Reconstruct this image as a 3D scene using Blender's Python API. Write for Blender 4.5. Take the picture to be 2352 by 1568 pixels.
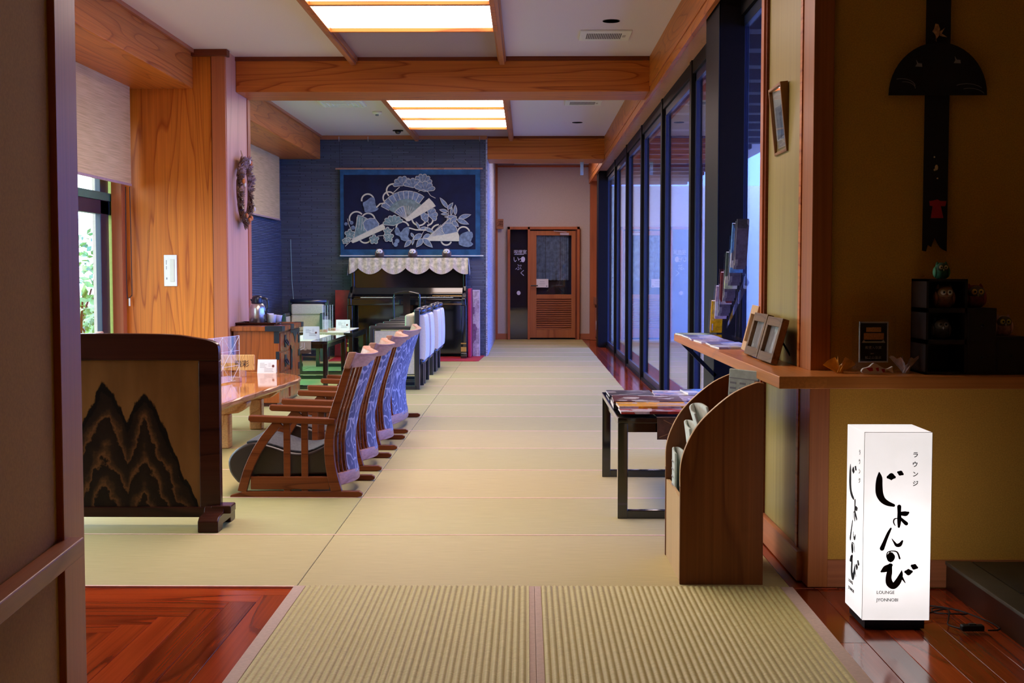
import bpy, bmesh, math, random
from mathutils import Vector, Matrix
D = bpy.data
for o in list(D.objects): D.objects.remove(o)
SC = bpy.context.scene
COL = SC.collection
R = math.radians
random.seed(7)

# ------------------------------------------------------------------ camera
cam = D.objects.new('camera', D.cameras.new('camera'))
COL.objects.link(cam)
cam.data.sensor_width = 36.0
cam.data.lens = 2900 / 2352 * 36.0
cam.data.clip_start = 0.05
cam.data.clip_end = 200
cam.location = (0, 0, 1.133)
cam.rotation_euler = (math.pi / 2 - math.atan2(156, 2900), 0, math.atan2(34, math.hypot(2900, 156)))
SC.camera = cam

# ------------------------------------------------------------------ world: white sky to the left, blue sky to the right
SKY_L = (0.80, 0.97, 1.0)
SKY_R = (0.12, 0.235, 1.0)
world = D.worlds.new('sky'); SC.world = world
world.use_nodes = True
nt = world.node_tree; nt.nodes.clear()
wo = nt.nodes.new('ShaderNodeOutputWorld'); bg = nt.nodes.new('ShaderNodeBackground')
tc = nt.nodes.new('ShaderNodeTexCoord'); sx = nt.nodes.new('ShaderNodeSeparateXYZ')
mr = nt.nodes.new('ShaderNodeMapRange'); cr = nt.nodes.new('ShaderNodeValToRGB')
nt.links.new(tc.outputs['Generated'], sx.inputs[0]); nt.links.new(sx.outputs['X'], mr.inputs['Value'])
mr.inputs['From Min'].default_value = -0.25; mr.inputs['From Max'].default_value = 0.06
nt.links.new(mr.outputs[0], cr.inputs[0])
cr.color_ramp.elements[0].color = (*SKY_L, 1); cr.color_ramp.elements[1].color = (*SKY_R, 1)
st = nt.nodes.new('ShaderNodeMapRange'); st.inputs['From Min'].default_value = -0.25; st.inputs['From Max'].default_value = 0.06
st.inputs['To Min'].default_value = 9.0; st.inputs['To Max'].default_value = 9.5
nt.links.new(sx.outputs['X'], st.inputs['Value']); nt.links.new(st.outputs[0], bg.inputs['Strength'])
nt.links.new(cr.outputs[0], bg.inputs[0]); nt.links.new(bg.outputs[0], wo.inputs[0])

SC.view_settings.view_transform = 'Standard'
SC.view_settings.look = 'None'
SC.view_settings.gamma = 1
SC.view_settings.use_curve_mapping = False
SC.view_settings.exposure = 0.0
cy = SC.cycles
cy.use_denoising = True
cy.max_bounces = 10; cy.diffuse_bounces = 5; cy.glossy_bounces = 5; cy.transmission_bounces = 6; cy.transparent_max_bounces = 12
cy.sample_clamp_indirect = 6.0
cy.caustics_reflective = False; cy.caustics_refractive = False

# ------------------------------------------------------------------ helpers
def lin(r, g, b):
    f = lambda v: (v / 255) / 12.92 if v / 255 <= 0.04045 else ((v / 255 + 0.055) / 1.055) ** 2.4
    return (f(r), f(g), f(b), 1)

class MB:
    def __init__(s): s.v = []; s.f = []
    def add(s, vs, fs):
        n = len(s.v); s.v += [tuple(v) for v in vs]; s.f += [tuple(n + i for i in f) for f in fs]; return s
    def box(s, x0, x1, y0, y1, z0, z1):
        return s.add([(x0,y0,z0),(x1,y0,z0),(x1,y1,z0),(x0,y1,z0),(x0,y0,z1),(x1,y0,z1),(x1,y1,z1),(x0,y1,z1)],
                     [(0,3,2,1),(4,5,6,7),(0,1,5,4),(1,2,6,5),(2,3,7,6),(3,0,4,7)])
    def prism(s, poly, axis, a0, a1):
        def P(u, w, a): return {'x': (a,u,w), 'y': (u,a,w), 'z': (u,w,a)}[axis]
        n = len(poly)
        vs = [P(u,w,a0) for u,w in poly] + [P(u,w,a1) for u,w in poly]
        fs = [tuple(range(n))[::-1], tuple(range(n, 2*n))] + [(i,(i+1)%n,n+(i+1)%n,n+i) for i in range(n)]
        return s.add(vs, fs)
    def tube(s, pts, r, n=8, closed=False, cap=True):
        pts = [Vector(p) for p in pts]; m = len(pts)
        rr = r if isinstance(r, (list, tuple)) else [r]*m
        up = Vector((0,0,1)); vs = []
        for i, p in enumerate(pts):
            a = pts[(i-1) % m] if (closed or i > 0) else p; b = pts[(i+1) % m] if (closed or i < m-1) else p
            t = (b-a).normalized() if (b-a).length > 1e-9 else Vector((0,0,1))
            ref = up if abs(t.dot(up)) < .95 else Vector((1,0,0))
            u = t.cross(ref).normalized(); w = t.cross(u).normalized()
            for k in range(n):
                an = 2*math.pi*k/n; vs.append(p + (u*math.cos(an) + w*math.sin(an))*rr[i])
        fs = []
        for i in range(m if closed else m-1):
            j = (i+1) % m
            for k in range(n): fs.append((i*n+k, i*n+(k+1)%n, j*n+(k+1)%n, j*n+k))
        if cap and not closed: fs += [tuple(range(n)), tuple(range((m-1)*n, m*n))[::-1]]
        return s.add(vs, fs)
    def lathe(s, prof, c=(0,0,0), n=24, sx=1, sy=1):
        vs = []; m = len(prof)
        for r, z in prof:
            for k in range(n):
                a = 2*math.pi*k/n; vs.append((c[0]+r*math.cos(a)*sx, c[1]+r*math.sin(a)*sy, c[2]+z))
        fs = [(i*n+k, i*n+(k+1)%n, (i+1)*n+(k+1)%n, (i+1)*n+k) for i in range(m-1) for k in range(n)]
        if prof[0][0] > 1e-6: fs.append(tuple(range(n))[::-1])
        if prof[-1][0] > 1e-6: fs.append(tuple(range((m-1)*n, m*n)))
        return s.add(vs, fs)
    def ball(s, c, rx, ry=None, rz=None, n=14, m=9):
        ry = ry or rx; rz = rz or rx
        pr = [(math.sin(math.pi*i/m), -math.cos(math.pi*i/m)) for i in range(m+1)]
        vs = []
        for r, z in pr:
            for k in range(n):
                a = 2*math.pi*k/n; vs.append((c[0]+r*math.cos(a)*rx, c[1]+r*math.sin(a)*ry, c[2]+z*rz))
        return s.add(vs, [(i*n+k, i*n+(k+1)%n, (i+1)*n+(k+1)%n, (i+1)*n+k) for i in range(m) for k in range(n)])
    def strip(s, pts, w, axis, a0, a1):
        """thick line of width w (number or list) through 2-D pts, extruded along axis"""
        m = len(pts); L = []; Rr = []
        ww = w if isinstance(w, (list, tuple)) else [w]*m
        for i, (x, y) in enumerate(pts):
            a = pts[max(i-1,0)]; b = pts[min(i+1,m-1)]
            dx, dy = b[0]-a[0], b[1]-a[1]; l = math.hypot(dx, dy) or 1
            nx, ny = -dy/l, dx/l
            L.append((x+nx*ww[i]/2, y+ny*ww[i]/2)); Rr.append((x-nx*ww[i]/2, y-ny*ww[i]/2))
        def P(u, w_, a): return {'x': (a,u,w_), 'y': (u,a,w_), 'z': (u,w_,a)}[axis]
        vs = []
        for i in range(m): vs += [P(*L[i],a0), P(*Rr[i],a0), P(*Rr[i],a1), P(*L[i],a1)]
        fs = []
        for i in range(m-1):
            for k in range(4): fs.append((4*i+k, 4*i+(k+1)%4, 4*(i+1)+(k+1)%4, 4*(i+1)+k))
        fs += [(0,1,2,3), (4*m-1,4*m-2,4*m-3,4*m-4)]
        return s.add(vs, fs)
    def xf(s, M):
        s.v = [tuple(M @ Vector(v)) for v in s.v]; return s

def smoothpts(pts, k=6):
    """Catmull-Rom through points of any dimension"""
    out = []; n = len(pts)
    for i in range(n-1):
        p0 = pts[max(i-1,0)]; p1 = pts[i]; p2 = pts[i+1]; p3 = pts[min(i+2,n-1)]
        for j in range(k):
            t = j/k
            out.append(tuple(0.5*((2*b)+(-a+c)*t+(2*a-5*b+4*c-d)*t*t+(-a+3*b-3*c+d)*t**3) for a,b,c,d in zip(p0,p1,p2,p3)))
    out.append(tuple(pts[-1])); return out

def ob(name, mb, mat, parent=None, bevel=0, smooth=False, seg=2, loc=None, label=None):
    me = D.meshes.new(name); me.from_pydata(mb.v, [], mb.f)
    bm = bmesh.new(); bm.from_mesh(me); bmesh.ops.recalc_face_normals(bm, faces=bm.faces); bm.to_mesh(me); bm.free()
    if smooth:
        for p in me.polygons: p.use_smooth = True
    me.materials.append(mat)
    o = D.objects.new(name, me); COL.objects.link(o)
    if parent: o.parent = parent
    if loc: o.location = loc
    if label: o['label'] = label
    if bevel:
        b = o.modifiers.new('edge', 'BEVEL'); b.width = bevel; b.segments = seg; b.limit_method = 'ANGLE'; b.angle_limit = R(40)
        if seg > 1:
            for p in me.polygons: p.use_smooth = True
            w = o.modifiers.new('normals', 'WEIGHTED_NORMAL')
    if smooth and not bevel:
        pass
    return o
def tag(o, label, cat, group=None, kind=None):
    o['label'] = label; o['category'] = cat
    if group: o['group'] = group
    if kind: o['kind'] = kind
    return o
def thing(name, label, cat, loc=(0,0,0), rz=0, group=None):
    o = D.objects.new(name, None); COL.objects.link(o); o.empty_display_size = .1
    o.location = loc; o.rotation_euler = (0,0,rz); return tag(o, label, cat, group)
def struct(name, mb, mat, parent=None, **k):
    o = ob(name, mb, mat, parent, **k)
    if not parent: o['kind'] = 'structure'
    return o
def dup(root, loc=None, rz=None, label=None, skip=()):
    r = root.copy(); COL.objects.link(r)
    if loc: r.location = loc
    if rz is not None: r.rotation_euler = (0,0,rz)
    if label: r['label'] = label
    def kids(a, b):
        for ch in [c for c in D.objects if c.parent == a]:
            c = ch.copy(); COL.objects.link(c); c.parent = b; kids(ch, c)
    kids(root, r); return r

def text(name, body, mat, size, loc, rot, parent, align='LEFT', extrude=0.0003, offset=0):
    cu = D.curves.new(name, 'FONT'); cu.body = body; cu.size = size; cu.align_x = align; cu.extrude = extrude; cu.offset = offset
    cu.resolution_u = 3
    t = D.objects.new(name+'_tmp', cu); COL.objects.link(t)
    dg = bpy.context.evaluated_depsgraph_get(); dg.update()
    me = D.meshes.new_from_object(t.evaluated_get(dg))
    D.objects.remove(t); D.curves.remove(cu)
    me.name = name; me.materials.clear(); me.materials.append(mat)
    o = D.objects.new(name, me); COL.objects.link(o)
    o.location = loc; o.rotation_euler = rot
    if parent: o.parent = parent
    return o

# ------------------------------------------------------------------ materials
MATS = {}
def base(name, col, rough=.5, metal=0, spec=.5, coat=0):
    m = D.materials.new(name); m.use_nodes = True; b = m.node_tree.nodes['Principled BSDF']
    b.inputs['Base Color'].default_value = col; b.inputs['Roughness'].default_value = rough
    b.inputs['Metallic'].default_value = metal; b.inputs['Specular IOR Level'].default_value = spec
    b.inputs['Coat Weight'].default_value = coat; b.inputs['Coat Roughness'].default_value = .08
    return m, m.node_tree, b
def N(nt, t, **k):
    n = nt.nodes.new(t)
    for a, v in k.items():
        if a.startswith('i_'): n.inputs[a[2:].replace('_', ' ')].default_value = v
        else: setattr(n, a, v)
    return n
def coords(nt, scale=(1,1,1), rot=(0,0,0), loc=(0,0,0)):
    t = N(nt, 'ShaderNodeTexCoord'); mp = N(nt, 'ShaderNodeMapping')
    mp.inputs['Scale'].default_value = scale; mp.inputs['Rotation'].default_value = rot; mp.inputs['Location'].default_value = loc
    nt.links.new(t.outputs['Object'], mp.inputs[0]); return mp.outputs[0]
def ramp(nt, src, stops):
    r = N(nt, 'ShaderNodeValToRGB'); e = r.color_ramp.elements
    e[0].position, e[0].color = stops[0][0], stops[0][1]; e[1].position, e[1].color = stops[-1][0], stops[-1][1]
    for p, c in stops[1:-1]:
        x = e.new(p); x.color = c
    nt.links.new(src, r.inputs[0]); return r.outputs[0]
def bump(nt, b, src, dist=.002, strength=.5):
    n = N(nt, 'ShaderNodeBump', i_Distance=dist, i_Strength=strength); nt.links.new(src, n.inputs['Height']); nt.links.new(n.outputs[0], b.inputs['Normal'])
def plain(name, col, rough=.6, metal=0, spec=.5, noise=.08, scale=30, bmp=0, coat=0):
    if name in MATS: return MATS[name]
    m, nt, b = base(name, col, rough, metal, spec, coat)
    n = N(nt, 'ShaderNodeTexNoise', i_Scale=scale, i_Detail=3.0); nt.links.new(coords(nt), n.inputs['Vector'])
    lo = tuple(c*(1-noise) for c in col[:3])+(1,); hi = tuple(min(1,c*(1+noise)) for c in col[:3])+(1,)
    nt.links.new(ramp(nt, n.outputs['Fac'], [(.3,lo),(.7,hi)]), b.inputs['Base Color'])
    if bmp: bump(nt, b, n.outputs['Fac'], bmp)
    MATS[name] = m; return m
def wood(name, light, dark, axis='z', rough=.38, rings=9, scale=2.6, stretch=.13, contrast=1.0, island=0, coat=0, line=.4, spec=.2):
    if name in MATS: return MATS[name]
    m, nt, b = base(name, light, rough, coat=coat, spec=spec)
    sc = {'x': (stretch,1,1), 'y': (1,stretch,1), 'z': (1,1,stretch)}[axis]
    v = coords(nt, sc)
    if island:
        g = N(nt, 'ShaderNodeNewGeometry'); va = N(nt, 'ShaderNodeVectorMath', operation='ADD')
        ms = N(nt, 'ShaderNodeMath', operation='MULTIPLY'); ms.inputs[1].default_value = 37.0
        nt.links.new(g.outputs['Random Per Island'], ms.inputs[0]); nt.links.new(v, va.inputs[0]); nt.links.new(ms.outputs[0], va.inputs[1]); v = va.outputs[0]
    n = N(nt, 'ShaderNodeTexNoise', i_Scale=scale, i_Detail=1.5, i_Roughness=.4, i_Distortion=.25); nt.links.new(v, n.inputs['Vector'])
    mu = N(nt, 'ShaderNodeMath', operation='MULTIPLY'); mu.inputs[1].default_value = rings; nt.links.new(n.outputs['Fac'], mu.inputs[0])
    fr = N(nt, 'ShaderNodeMath', operation='FRACT'); nt.links.new(mu.outputs[0], fr.inputs[0])
    mid = tuple(l+(d-l)*line for l, d in zip(light[:3], dark[:3]))+(1,)
    ring = ramp(nt, fr.outputs[0], [(0,light),(.55,light),(.86,mid),(.93,dark),(1.0,light)])
    s2 = {'x': (.6,45,45), 'y': (45,.6,45), 'z': (45,45,.6)}[axis]
    n2 = N(nt, 'ShaderNodeTexNoise', i_Scale=2.0, i_Detail=4.0); nt.links.new(coords(nt, s2), n2.inputs['Vector'])
    st = ramp(nt, n2.outputs['Fac'], [(.25,(1-.28*contrast,)*3+(1,)),(.65,(1,1,1,1))])
    mx = N(nt, 'ShaderNodeMixRGB', blend_type='MULTIPLY'); mx.inputs[0].default_value = 1; nt.links.new(ring, mx.inputs[1]); nt.links.new(st, mx.inputs[2])
    out = mx.outputs[0]
    if island:
        t = ramp(nt, g.outputs['Random Per Island'], [(0,(1-island,)*3+(1,)),(1,(1+island,1+island*.85,1+island*.7,1))])
        m2 = N(nt, 'ShaderNodeMixRGB', blend_type='MULTIPLY'); m2.inputs[0].default_value = 1; nt.links.new(out, m2.inputs[1]); nt.links.new(t, m2.inputs[2]); out = m2.outputs[0]
    nt.links.new(out, b.inputs['Base Color']); bump(nt, b, n2.outputs['Fac'], .0006, .3)
    MATS[name] = m; return m
def emis(name, col, strength):
    m = D.materials.new(name); m.use_nodes = True; nt = m.node_tree; nt.nodes.clear()
    e = N(nt, 'ShaderNodeEmission', i_Color=col, i_Strength=strength); o = N(nt, 'ShaderNodeOutputMaterial'); nt.links.new(e.outputs[0], o.inputs[0]); return m
def glass(name, tint=(1,1,1,1), ior=1.5, rough=0.0):
    m = D.materials.new(name); m.use_nodes = True; nt = m.node_tree; nt.nodes.clear()
    t = N(nt, 'ShaderNodeBsdfTransparent', i_Color=tint); g = N(nt, 'ShaderNodeBsdfGlossy', i_Roughness=rough, i_Color=(1,1,1,1))
    f = N(nt, 'ShaderNodeFresnel', i_IOR=ior); ge = N(nt, 'ShaderNodeNewGeometry'); sw = N(nt, 'ShaderNodeMapRange')
    sw.inputs['To Min'].default_value = ior; sw.inputs['To Max'].default_value = 1/ior
    nt.links.new(ge.outputs['Backfacing'], sw.inputs['Value']); nt.links.new(sw.outputs[0], f.inputs['IOR']); mx = N(nt, 'ShaderNodeMixShader'); o = N(nt, 'ShaderNodeOutputMaterial')
    nt.links.new(f.outputs[0], mx.inputs[0]); nt.links.new(t.outputs[0], mx.inputs[1]); nt.links.new(g.outputs[0], mx.inputs[2]); nt.links.new(mx.outputs[0], o.inputs[0]); return m
def printed(name, cols, seed=0, scale=(9,9,9), rough=.3):
    """a printed page: blocks of colour"""
    m, nt, b = base(name, cols[0], rough)
    v = N(nt, 'ShaderNodeTexVoronoi', i_Scale=1.0, i_Randomness=.9); v.distance = 'CHEBYCHEV'
    nt.links.new(coords(nt, scale, loc=(seed*1.7, seed*.9, seed*.3)), v.inputs['Vector'])
    sep = N(nt, 'ShaderNodeSeparateColor'); nt.links.new(v.outputs['Color'], sep.inputs[0])
    n = len(cols); st = [((i)/n, c) for i, c in enumerate(cols)]
    r = N(nt, 'ShaderNodeValToRGB'); r.color_ramp.interpolation = 'CONSTANT'; e = r.color_ramp.elements
    e[0].position, e[0].color = 0, cols[0]; e[1].position, e[1].color = st[-1]
    for p, c in st[1:-1]:
        x = e.new(p); x.color = c
    nt.links.new(sep.outputs[0], r.inputs[0])
    nz = N(nt, 'ShaderNodeTexNoise', i_Scale=40.0, i_Detail=4.0); nt.links.new(coords(nt), nz.inputs['Vector'])
    sh = ramp(nt, nz.outputs['Fac'], [(.3,(.55,.55,.55,1)),(.6,(1,1,1,1))])
    mx = N(nt, 'ShaderNodeMixRGB', blend_type='MULTIPLY'); mx.inputs[0].default_value = 1; nt.links.new(r.outputs[0], mx.inputs[1]); nt.links.new(sh, mx.inputs[2])
    nt.links.new(mx.outputs[0], b.inputs['Base Color']); return m

W_BEAM = wood('beam_wood', (.60,.165,.026,1), (.33,.065,.009,1), 'x', rings=11, scale=4.5, stretch=.08)
W_BEAMY = wood('beam_wood_along', (.62,.19,.035,1), (.38,.085,.012,1), 'y', rings=11, scale=4.5, stretch=.08)
W_PANEL = wood('column_wood', (.64,.185,.02,1), (.38,.08,.008,1), 'z', rings=10, scale=5.0, stretch=.075)
W_TRIM = wood('trim_wood', (.50,.15,.055,1), (.33,.10,.04,1), 'z', rings=3, contrast=.6)
W_TRIMX = wood('trim_wood_cross', (.48,.17,.075,1), (.33,.10,.04,1), 'x', rings=3, contrast=.6)
W_TRIMY = wood('trim_wood_along', (.48,.17,.075,1), (.33,.10,.04,1), 'y', rings=3, contrast=.6)
W_DARKT = wood('dark_trim_wood', (.20,.045,.018,1), (.10,.02,.01,1), 'x', rings=3)
W_PINK = wood('pink_lit_wood', (.74,.38,.24,1), (.62,.30,.18,1), 'z', rings=3, contrast=.5)  # pinkish light on the column side and soffit put into the wood colour
W_PALE = wood('pale_wall_wood', (.36,.28,.09,1), (.28,.21,.065,1), 'z', rings=3, contrast=.7)
W_FLOOR = wood('floor_planks', (.36,.050,.010,1), (.17,.018,.004,1), 'y', rough=.14, rings=6, scale=4, island=.5, spec=.5)
W_FLOORX = wood('floor_planks_cross', (.36,.050,.010,1), (.17,.018,.004,1), 'x', rough=.14, rings=6, scale=4, island=.5, spec=.5)
W_CHAIR = wood('chair_wood', (.19,.046,.012,1), (.10,.02,.005,1), 'x', rough=.3, rings=5, scale=6)
W_CREST = wood('crest_wood', (.50,.26,.18,1), (.36,.16,.10,1), 'y', rough=.4, rings=4, scale=6)
W_TABLE = wood('table_wood', (.62,.20,.045,1), (.42,.13,.035,1), 'y', rough=.06, rings=8, scale=3, contrast=.5, spec=.5)
W_TABLEE = wood('table_edge_wood', (.66,.33,.13,1), (.48,.19,.06,1), 'y', rough=.25, rings=8, scale=4)
W_CHEST = wood('chest_wood', (.32,.075,.015,1), (.19,.045,.012,1), 'z', rough=.25, rings=7, scale=4)
W_RACK = wood('rack_wood', (.20,.062,.014,1), (.14,.04,.009,1), 'z', rough=.35, rings=4, scale=5)
W_RACKL = wood('rack_edge_wood', (.62,.40,.20,1), (.5,.3,.14,1), 'z', rough=.4, rings=3)
W_COUNTER = wood('counter_wood', (.56,.20,.045,1), (.44,.16,.045,1), 'y', rough=.3, rings=4, scale=3)
W_DARK = wood('dark_frame_wood', (.05,.014,.008,1), (.02,.006,.004,1), 'x', rough=.22, rings=4, scale=4)
W_PLAQUE = wood('plaque_wood', (.72,.42,.15,1), (.42,.18,.05,1), 'z', rough=.5, rings=26, scale=5, stretch=.5)
W_FRAMEL = wood('photo_frame_wood', (.20,.12,.065,1), (.12,.07,.035,1), 'y', rough=.4, rings=4, scale=9)
BLACK = plain('black_metal', (.006,.005,.007,1), .5, spec=.15)
LACQ = plain('black_lacquer', (.006,.006,.007,1), .08, coat=1)
DARKBLUE = plain('window_frame_metal', (.01,.018,.04,1), .3)
CREAM = plain('cream_leather', (.62,.60,.46,1), .5, scale=60)
WHITEF = plain('white_fabric', (.72,.70,.72,1), .85, scale=120, bmp=.001)
PLASTIC = plain('white_plastic', (.80,.79,.76,1), .4, noise=.02)
PAPER = plain('white_paper', (.82,.80,.80,1), .6, noise=.02)
INK = plain('black_ink', (.01,.01,.012,1), .5, noise=0)
GREYINK = plain('grey_print', (.25,.25,.27,1), .6, noise=0)
GOLD = plain('brass', (.8,.5,.18,1), .25, 1)
STEEL = plain('brushed_steel', (.62,.6,.58,1), .3, 1)
IRON = plain('black_iron', (.015,.017,.025,1), .35, .6)
RED = plain('red_felt', (.42,.012,.02,1), .8, scale=80)
REDB = plain('red_board', (.30,.012,.016,1), .5, scale=8, noise=.3)
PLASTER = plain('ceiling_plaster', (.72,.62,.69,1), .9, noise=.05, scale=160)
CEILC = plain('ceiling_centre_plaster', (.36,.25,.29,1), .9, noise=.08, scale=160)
WALLFAR = plain('wall_plaster', (.58,.50,.44,1), .9, noise=.05, scale=90)
WALLY = plain('ochre_wall_plaster', (.56,.31,.045,1), .9, noise=.14, scale=220, bmp=.001)
WALLB = plain('brown_wall_plaster', (.50,.27,.08,1), .9, noise=.10, scale=160)
FABD = plain('seat_velvet', (.045,.042,.048,1), .8, scale=70, noise=.5)
SEATL = plain('seat_leather', (.035,.022,.018,1), .35)
GLASSW = glass('window_glass', (.93,.96,1,1), 1.52)
GLASST = glass('green_window_glass', (.58,.95,.80,1), 1.52)
ACRYL = glass('clear_acrylic', (.96,.97,.98,1), 1.45)

# tatami
def tatami_mat():
    m, nt, b = base('tatami_weave', (.5,.42,.24,1), .6)
    w = N(nt, 'ShaderNodeTexNoise', i_Scale=1.0, i_Detail=3.0); nt.links.new(coords(nt, (8,260,8)), w.inputs['Vector'])
    n = N(nt, 'ShaderNodeTexNoise', i_Scale=1.3, i_Detail=2.0); nt.links.new(coords(nt), n.inputs['Vector'])
    c1 = ramp(nt, w.outputs['Fac'], [(.3,(.41,.36,.145,1)),(.7,(.51,.445,.19,1))])
    g = N(nt, 'ShaderNodeNewGeometry')
    t = ramp(nt, g.outputs['Random Per Island'], [(0,(.88,.92,.86,1)),(1,(1.05,1.0,1.0,1))])
    mx = N(nt, 'ShaderNodeMixRGB', blend_type='MULTIPLY'); mx.inputs[0].default_value = 1
    nt.links.new(c1, mx.inputs[1]); nt.links.new(t, mx.inputs[2]); nt.links.new(mx.outputs[0], b.inputs['Base Color'])
    bump(nt, b, w.outputs['Fac'], .0012, .5); return m
TATAMI = tatami_mat()
def ribbed(name, c0, c1):
    m, nt, b = base(name, c0, .55)
    w = N(nt, 'ShaderNodeTexNoise', i_Scale=1.0, i_Detail=3.0); nt.links.new(coords(nt, (30,340,30)), w.inputs['Vector'])
    nt.links.new(ramp(nt, w.outputs['Fac'], [(.3,c0),(.7,c1)]), b.inputs['Base Color']); bump(nt, b, w.outputs['Fac'], .001, .6); return m
RIBL = ribbed('ribbed_rush', (.42,.36,.13,1), (.62,.54,.22,1))
EDGE = plain('tatami_edging', (.84,.58,.46,1), .7)
MATEDGE = plain('mat_border_cloth', (.55,.40,.32,1), .8, scale=90)

def slate_wall(name, stops, bh=.021, bw=.42, axis='x'):
    m, nt, b = base(name, (.1,.1,.13,1), .55)
    rot = (R(90),0,0) if axis == 'x' else (R(90),0,R(90))
    t = N(nt, 'ShaderNodeTexCoord'); s = N(nt, 'ShaderNodeSeparateXYZ'); c = N(nt, 'ShaderNodeCombineXYZ')
    nt.links.new(t.outputs['Object'], s.inputs[0]); nt.links.new(s.outputs['X' if axis == 'x' else 'Y'], c.inputs['X']); nt.links.new(s.outputs['Z'], c.inputs['Y'])
    nz = N(nt, 'ShaderNodeTexNoise', i_Scale=2.0, i_Detail=2.0); nt.links.new(t.outputs['Object'], nz.inputs['Vector'])
    br = N(nt, 'ShaderNodeTexBrick', offset=.37, squash=.6, squash_frequency=3)
    br.inputs['Scale'].default_value = 1; br.inputs['Mortar Size'].default_value = .0035; br.inputs['Brick Width'].default_value = bw; br.inputs['Row Height'].default_value = bh
    br.inputs['Color1'].default_value = stops[0]; br.inputs['Color2'].default_value = stops[1]; br.inputs['Mortar'].default_value = (.012,.012,.018,1)
    br.inputs['Mortar Smooth'].default_value = .4
    nt.links.new(c.outputs[0], br.inputs['Vector']); nt.links.new(br.outputs['Color'], b.inputs['Base Color'])
    inv = N(nt, 'ShaderNodeMath', operation='SUBTRACT'); inv.inputs[0].default_value = 1; nt.links.new(br.outputs['Fac'], inv.inputs[1])
    bump(nt, b, inv.outputs[0], .012, .8); return m
SLATE = slate_wall('stacked_slate', ((.11,.135,.19,1), (.075,.092,.135,1)))
SLATEY = slate_wall('stacked_slate_side', ((.11,.135,.19,1), (.075,.092,.135,1)), axis='y')
def rough_stone():
    m, nt, b = base('rough_stone', (.36,.36,.42,1), .7)
    v = N(nt, 'ShaderNodeTexVoronoi', i_Scale=28.0); nt.links.new(coords(nt, (1,.6,1.6)), v.inputs['Vector'])
    nt.links.new(ramp(nt, v.outputs['Distance'], [(0,(.22,.22,.3,1)),(.6,(.45,.45,.52,1))]), b.inputs['Base Color'])
    bump(nt, b, v.outputs['Distance'], .02, .9); return m
STONE = rough_stone()

# ================================================================== SETTING
H = 3.0
# tatami field: rows of 0.908 m, columns 1.795 m; pink edging shows in the joints
mb = MB()
rows = [4.52 + i*.9079 for i in range(20)]
xs = [-4.425, -2.63, -.835, .955]
for i in range(19):
    for k in range(3): mb.box(xs[k]+.001, xs[k+1]-.001, rows[i]+.0095, rows[i+1]-.004, -.03, 0)
fl = struct('floor', mb, TATAMI, bevel=.002, seg=1)
mb = MB()
for i in range(20): mb.box(xs[0], .957, rows[i]-.009, rows[i]+.0035, -.03, .0014)
struct('floor_edging', mb, EDGE, fl)
struct('floor_backing', MB().box(-4.43, .957, 4.52, 21.77, -.06, -.010), W_DARKT, fl)
# wood planks
mb = MB()
w = .095
x = .957
while x < 3.5:                                     # right of the mats
    y = -2.6 + random.random()*1.2
    while y < 4.53:
        L = 1.2 + random.random()*.9; y1 = min(y+L, 4.55)
        mb.box(x+.0006, x+w-.0006, y, y1-.0012, -.04, -.006); y = y1
    x += w
x = .957
for k in range(4):                                 # along the glass wall
    y = 4.53
    while y < 21.8:
        y1 = min(y+1.4+random.random(), 21.8); mb.box(x+.0006, min(x+.085,1.26)-.0006, y, y1-.0012, -.04, -.004); y = y1
    x += .085
for k in range(30):                                # left, mitred against the border planks
    xa = -.845-w*k; ye = 4.51-w*min(k+1,7)
    y = ye
    while y > -2.6:
        L = (.5 if k == 1 else .9) + random.random()*.8; y0 = max(y-L, -2.6)
        mb.box(xa-w+.0006, xa-.0006, y0+.0012, y, -.04, -.006); y = y0
wf = struct('floor', mb, W_FLOOR, bevel=.0012, seg=1)
mb = MB()
for k in range(7):
    ya = 4.51-w*k; xe = -.845-w*k; x = xe
    while x > -3.5:
        L = .8+random.random()*.8; x0 = max(x-L, -3.5); mb.box(x0+.0012, x, ya-w+.0006, ya-.0006, -.04, -.006); x = x0
struct('floor_border', mb, W_FLOORX, wf, bevel=.0012, seg=1)
struct('floor_base', MB().box(-4.5, 3.6, -2.7, 21.9, -.2, -.06), W_DARKT, wf)
# mats in the foreground
def mat_mesh(x0, x1, y0, y1, pitch=.0205):
    mb = MB(); n = int((x1-x0)/pitch)*8; vs = []
    for i in range(n+1):
        x = x0+(x1-x0)*i/n; z = .002 + .0055*abs(math.sin(math.pi*(x-x0)/pitch))**.7
        vs += [(x,y0,z), (x,y1,z)]
    return mb.add(vs, [(2*i,2*i+2,2*i+3,2*i+1) for i in range(n)])
def floor_mat(x0, x1, bl, br, label):
    t = thing('rush_mat', label, 'mat', ((x0+x1)/2, 3.0, 0), group='ribbed rush mats laid at the entrance'); cx = (x0+x1)/2
    ob('rush_field', mat_mesh(x0-cx, x1-cx, -1.4, 1.512), RIBL, t, smooth=True)
    b = MB().box(x0-cx-bl, x0-cx, -1.4, 1.512, -.006, .005).box(x1-cx, x1-cx+br, -1.4, 1.512, -.006, .005); ob('cloth_border', b, MATEDGE, t, bevel=.002)
    ob('backing', MB().box(x0-cx, x1-cx, -1.4, 1.512, -.006, .0015), MATEDGE, t)
floor_mat(-.80, .008, .042, .020, 'ribbed rush mat beside the red wood planks on the left')
floor_mat(.052, .915, .0235, .045, 'ribbed rush mat in front of the newspaper rack')

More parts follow.
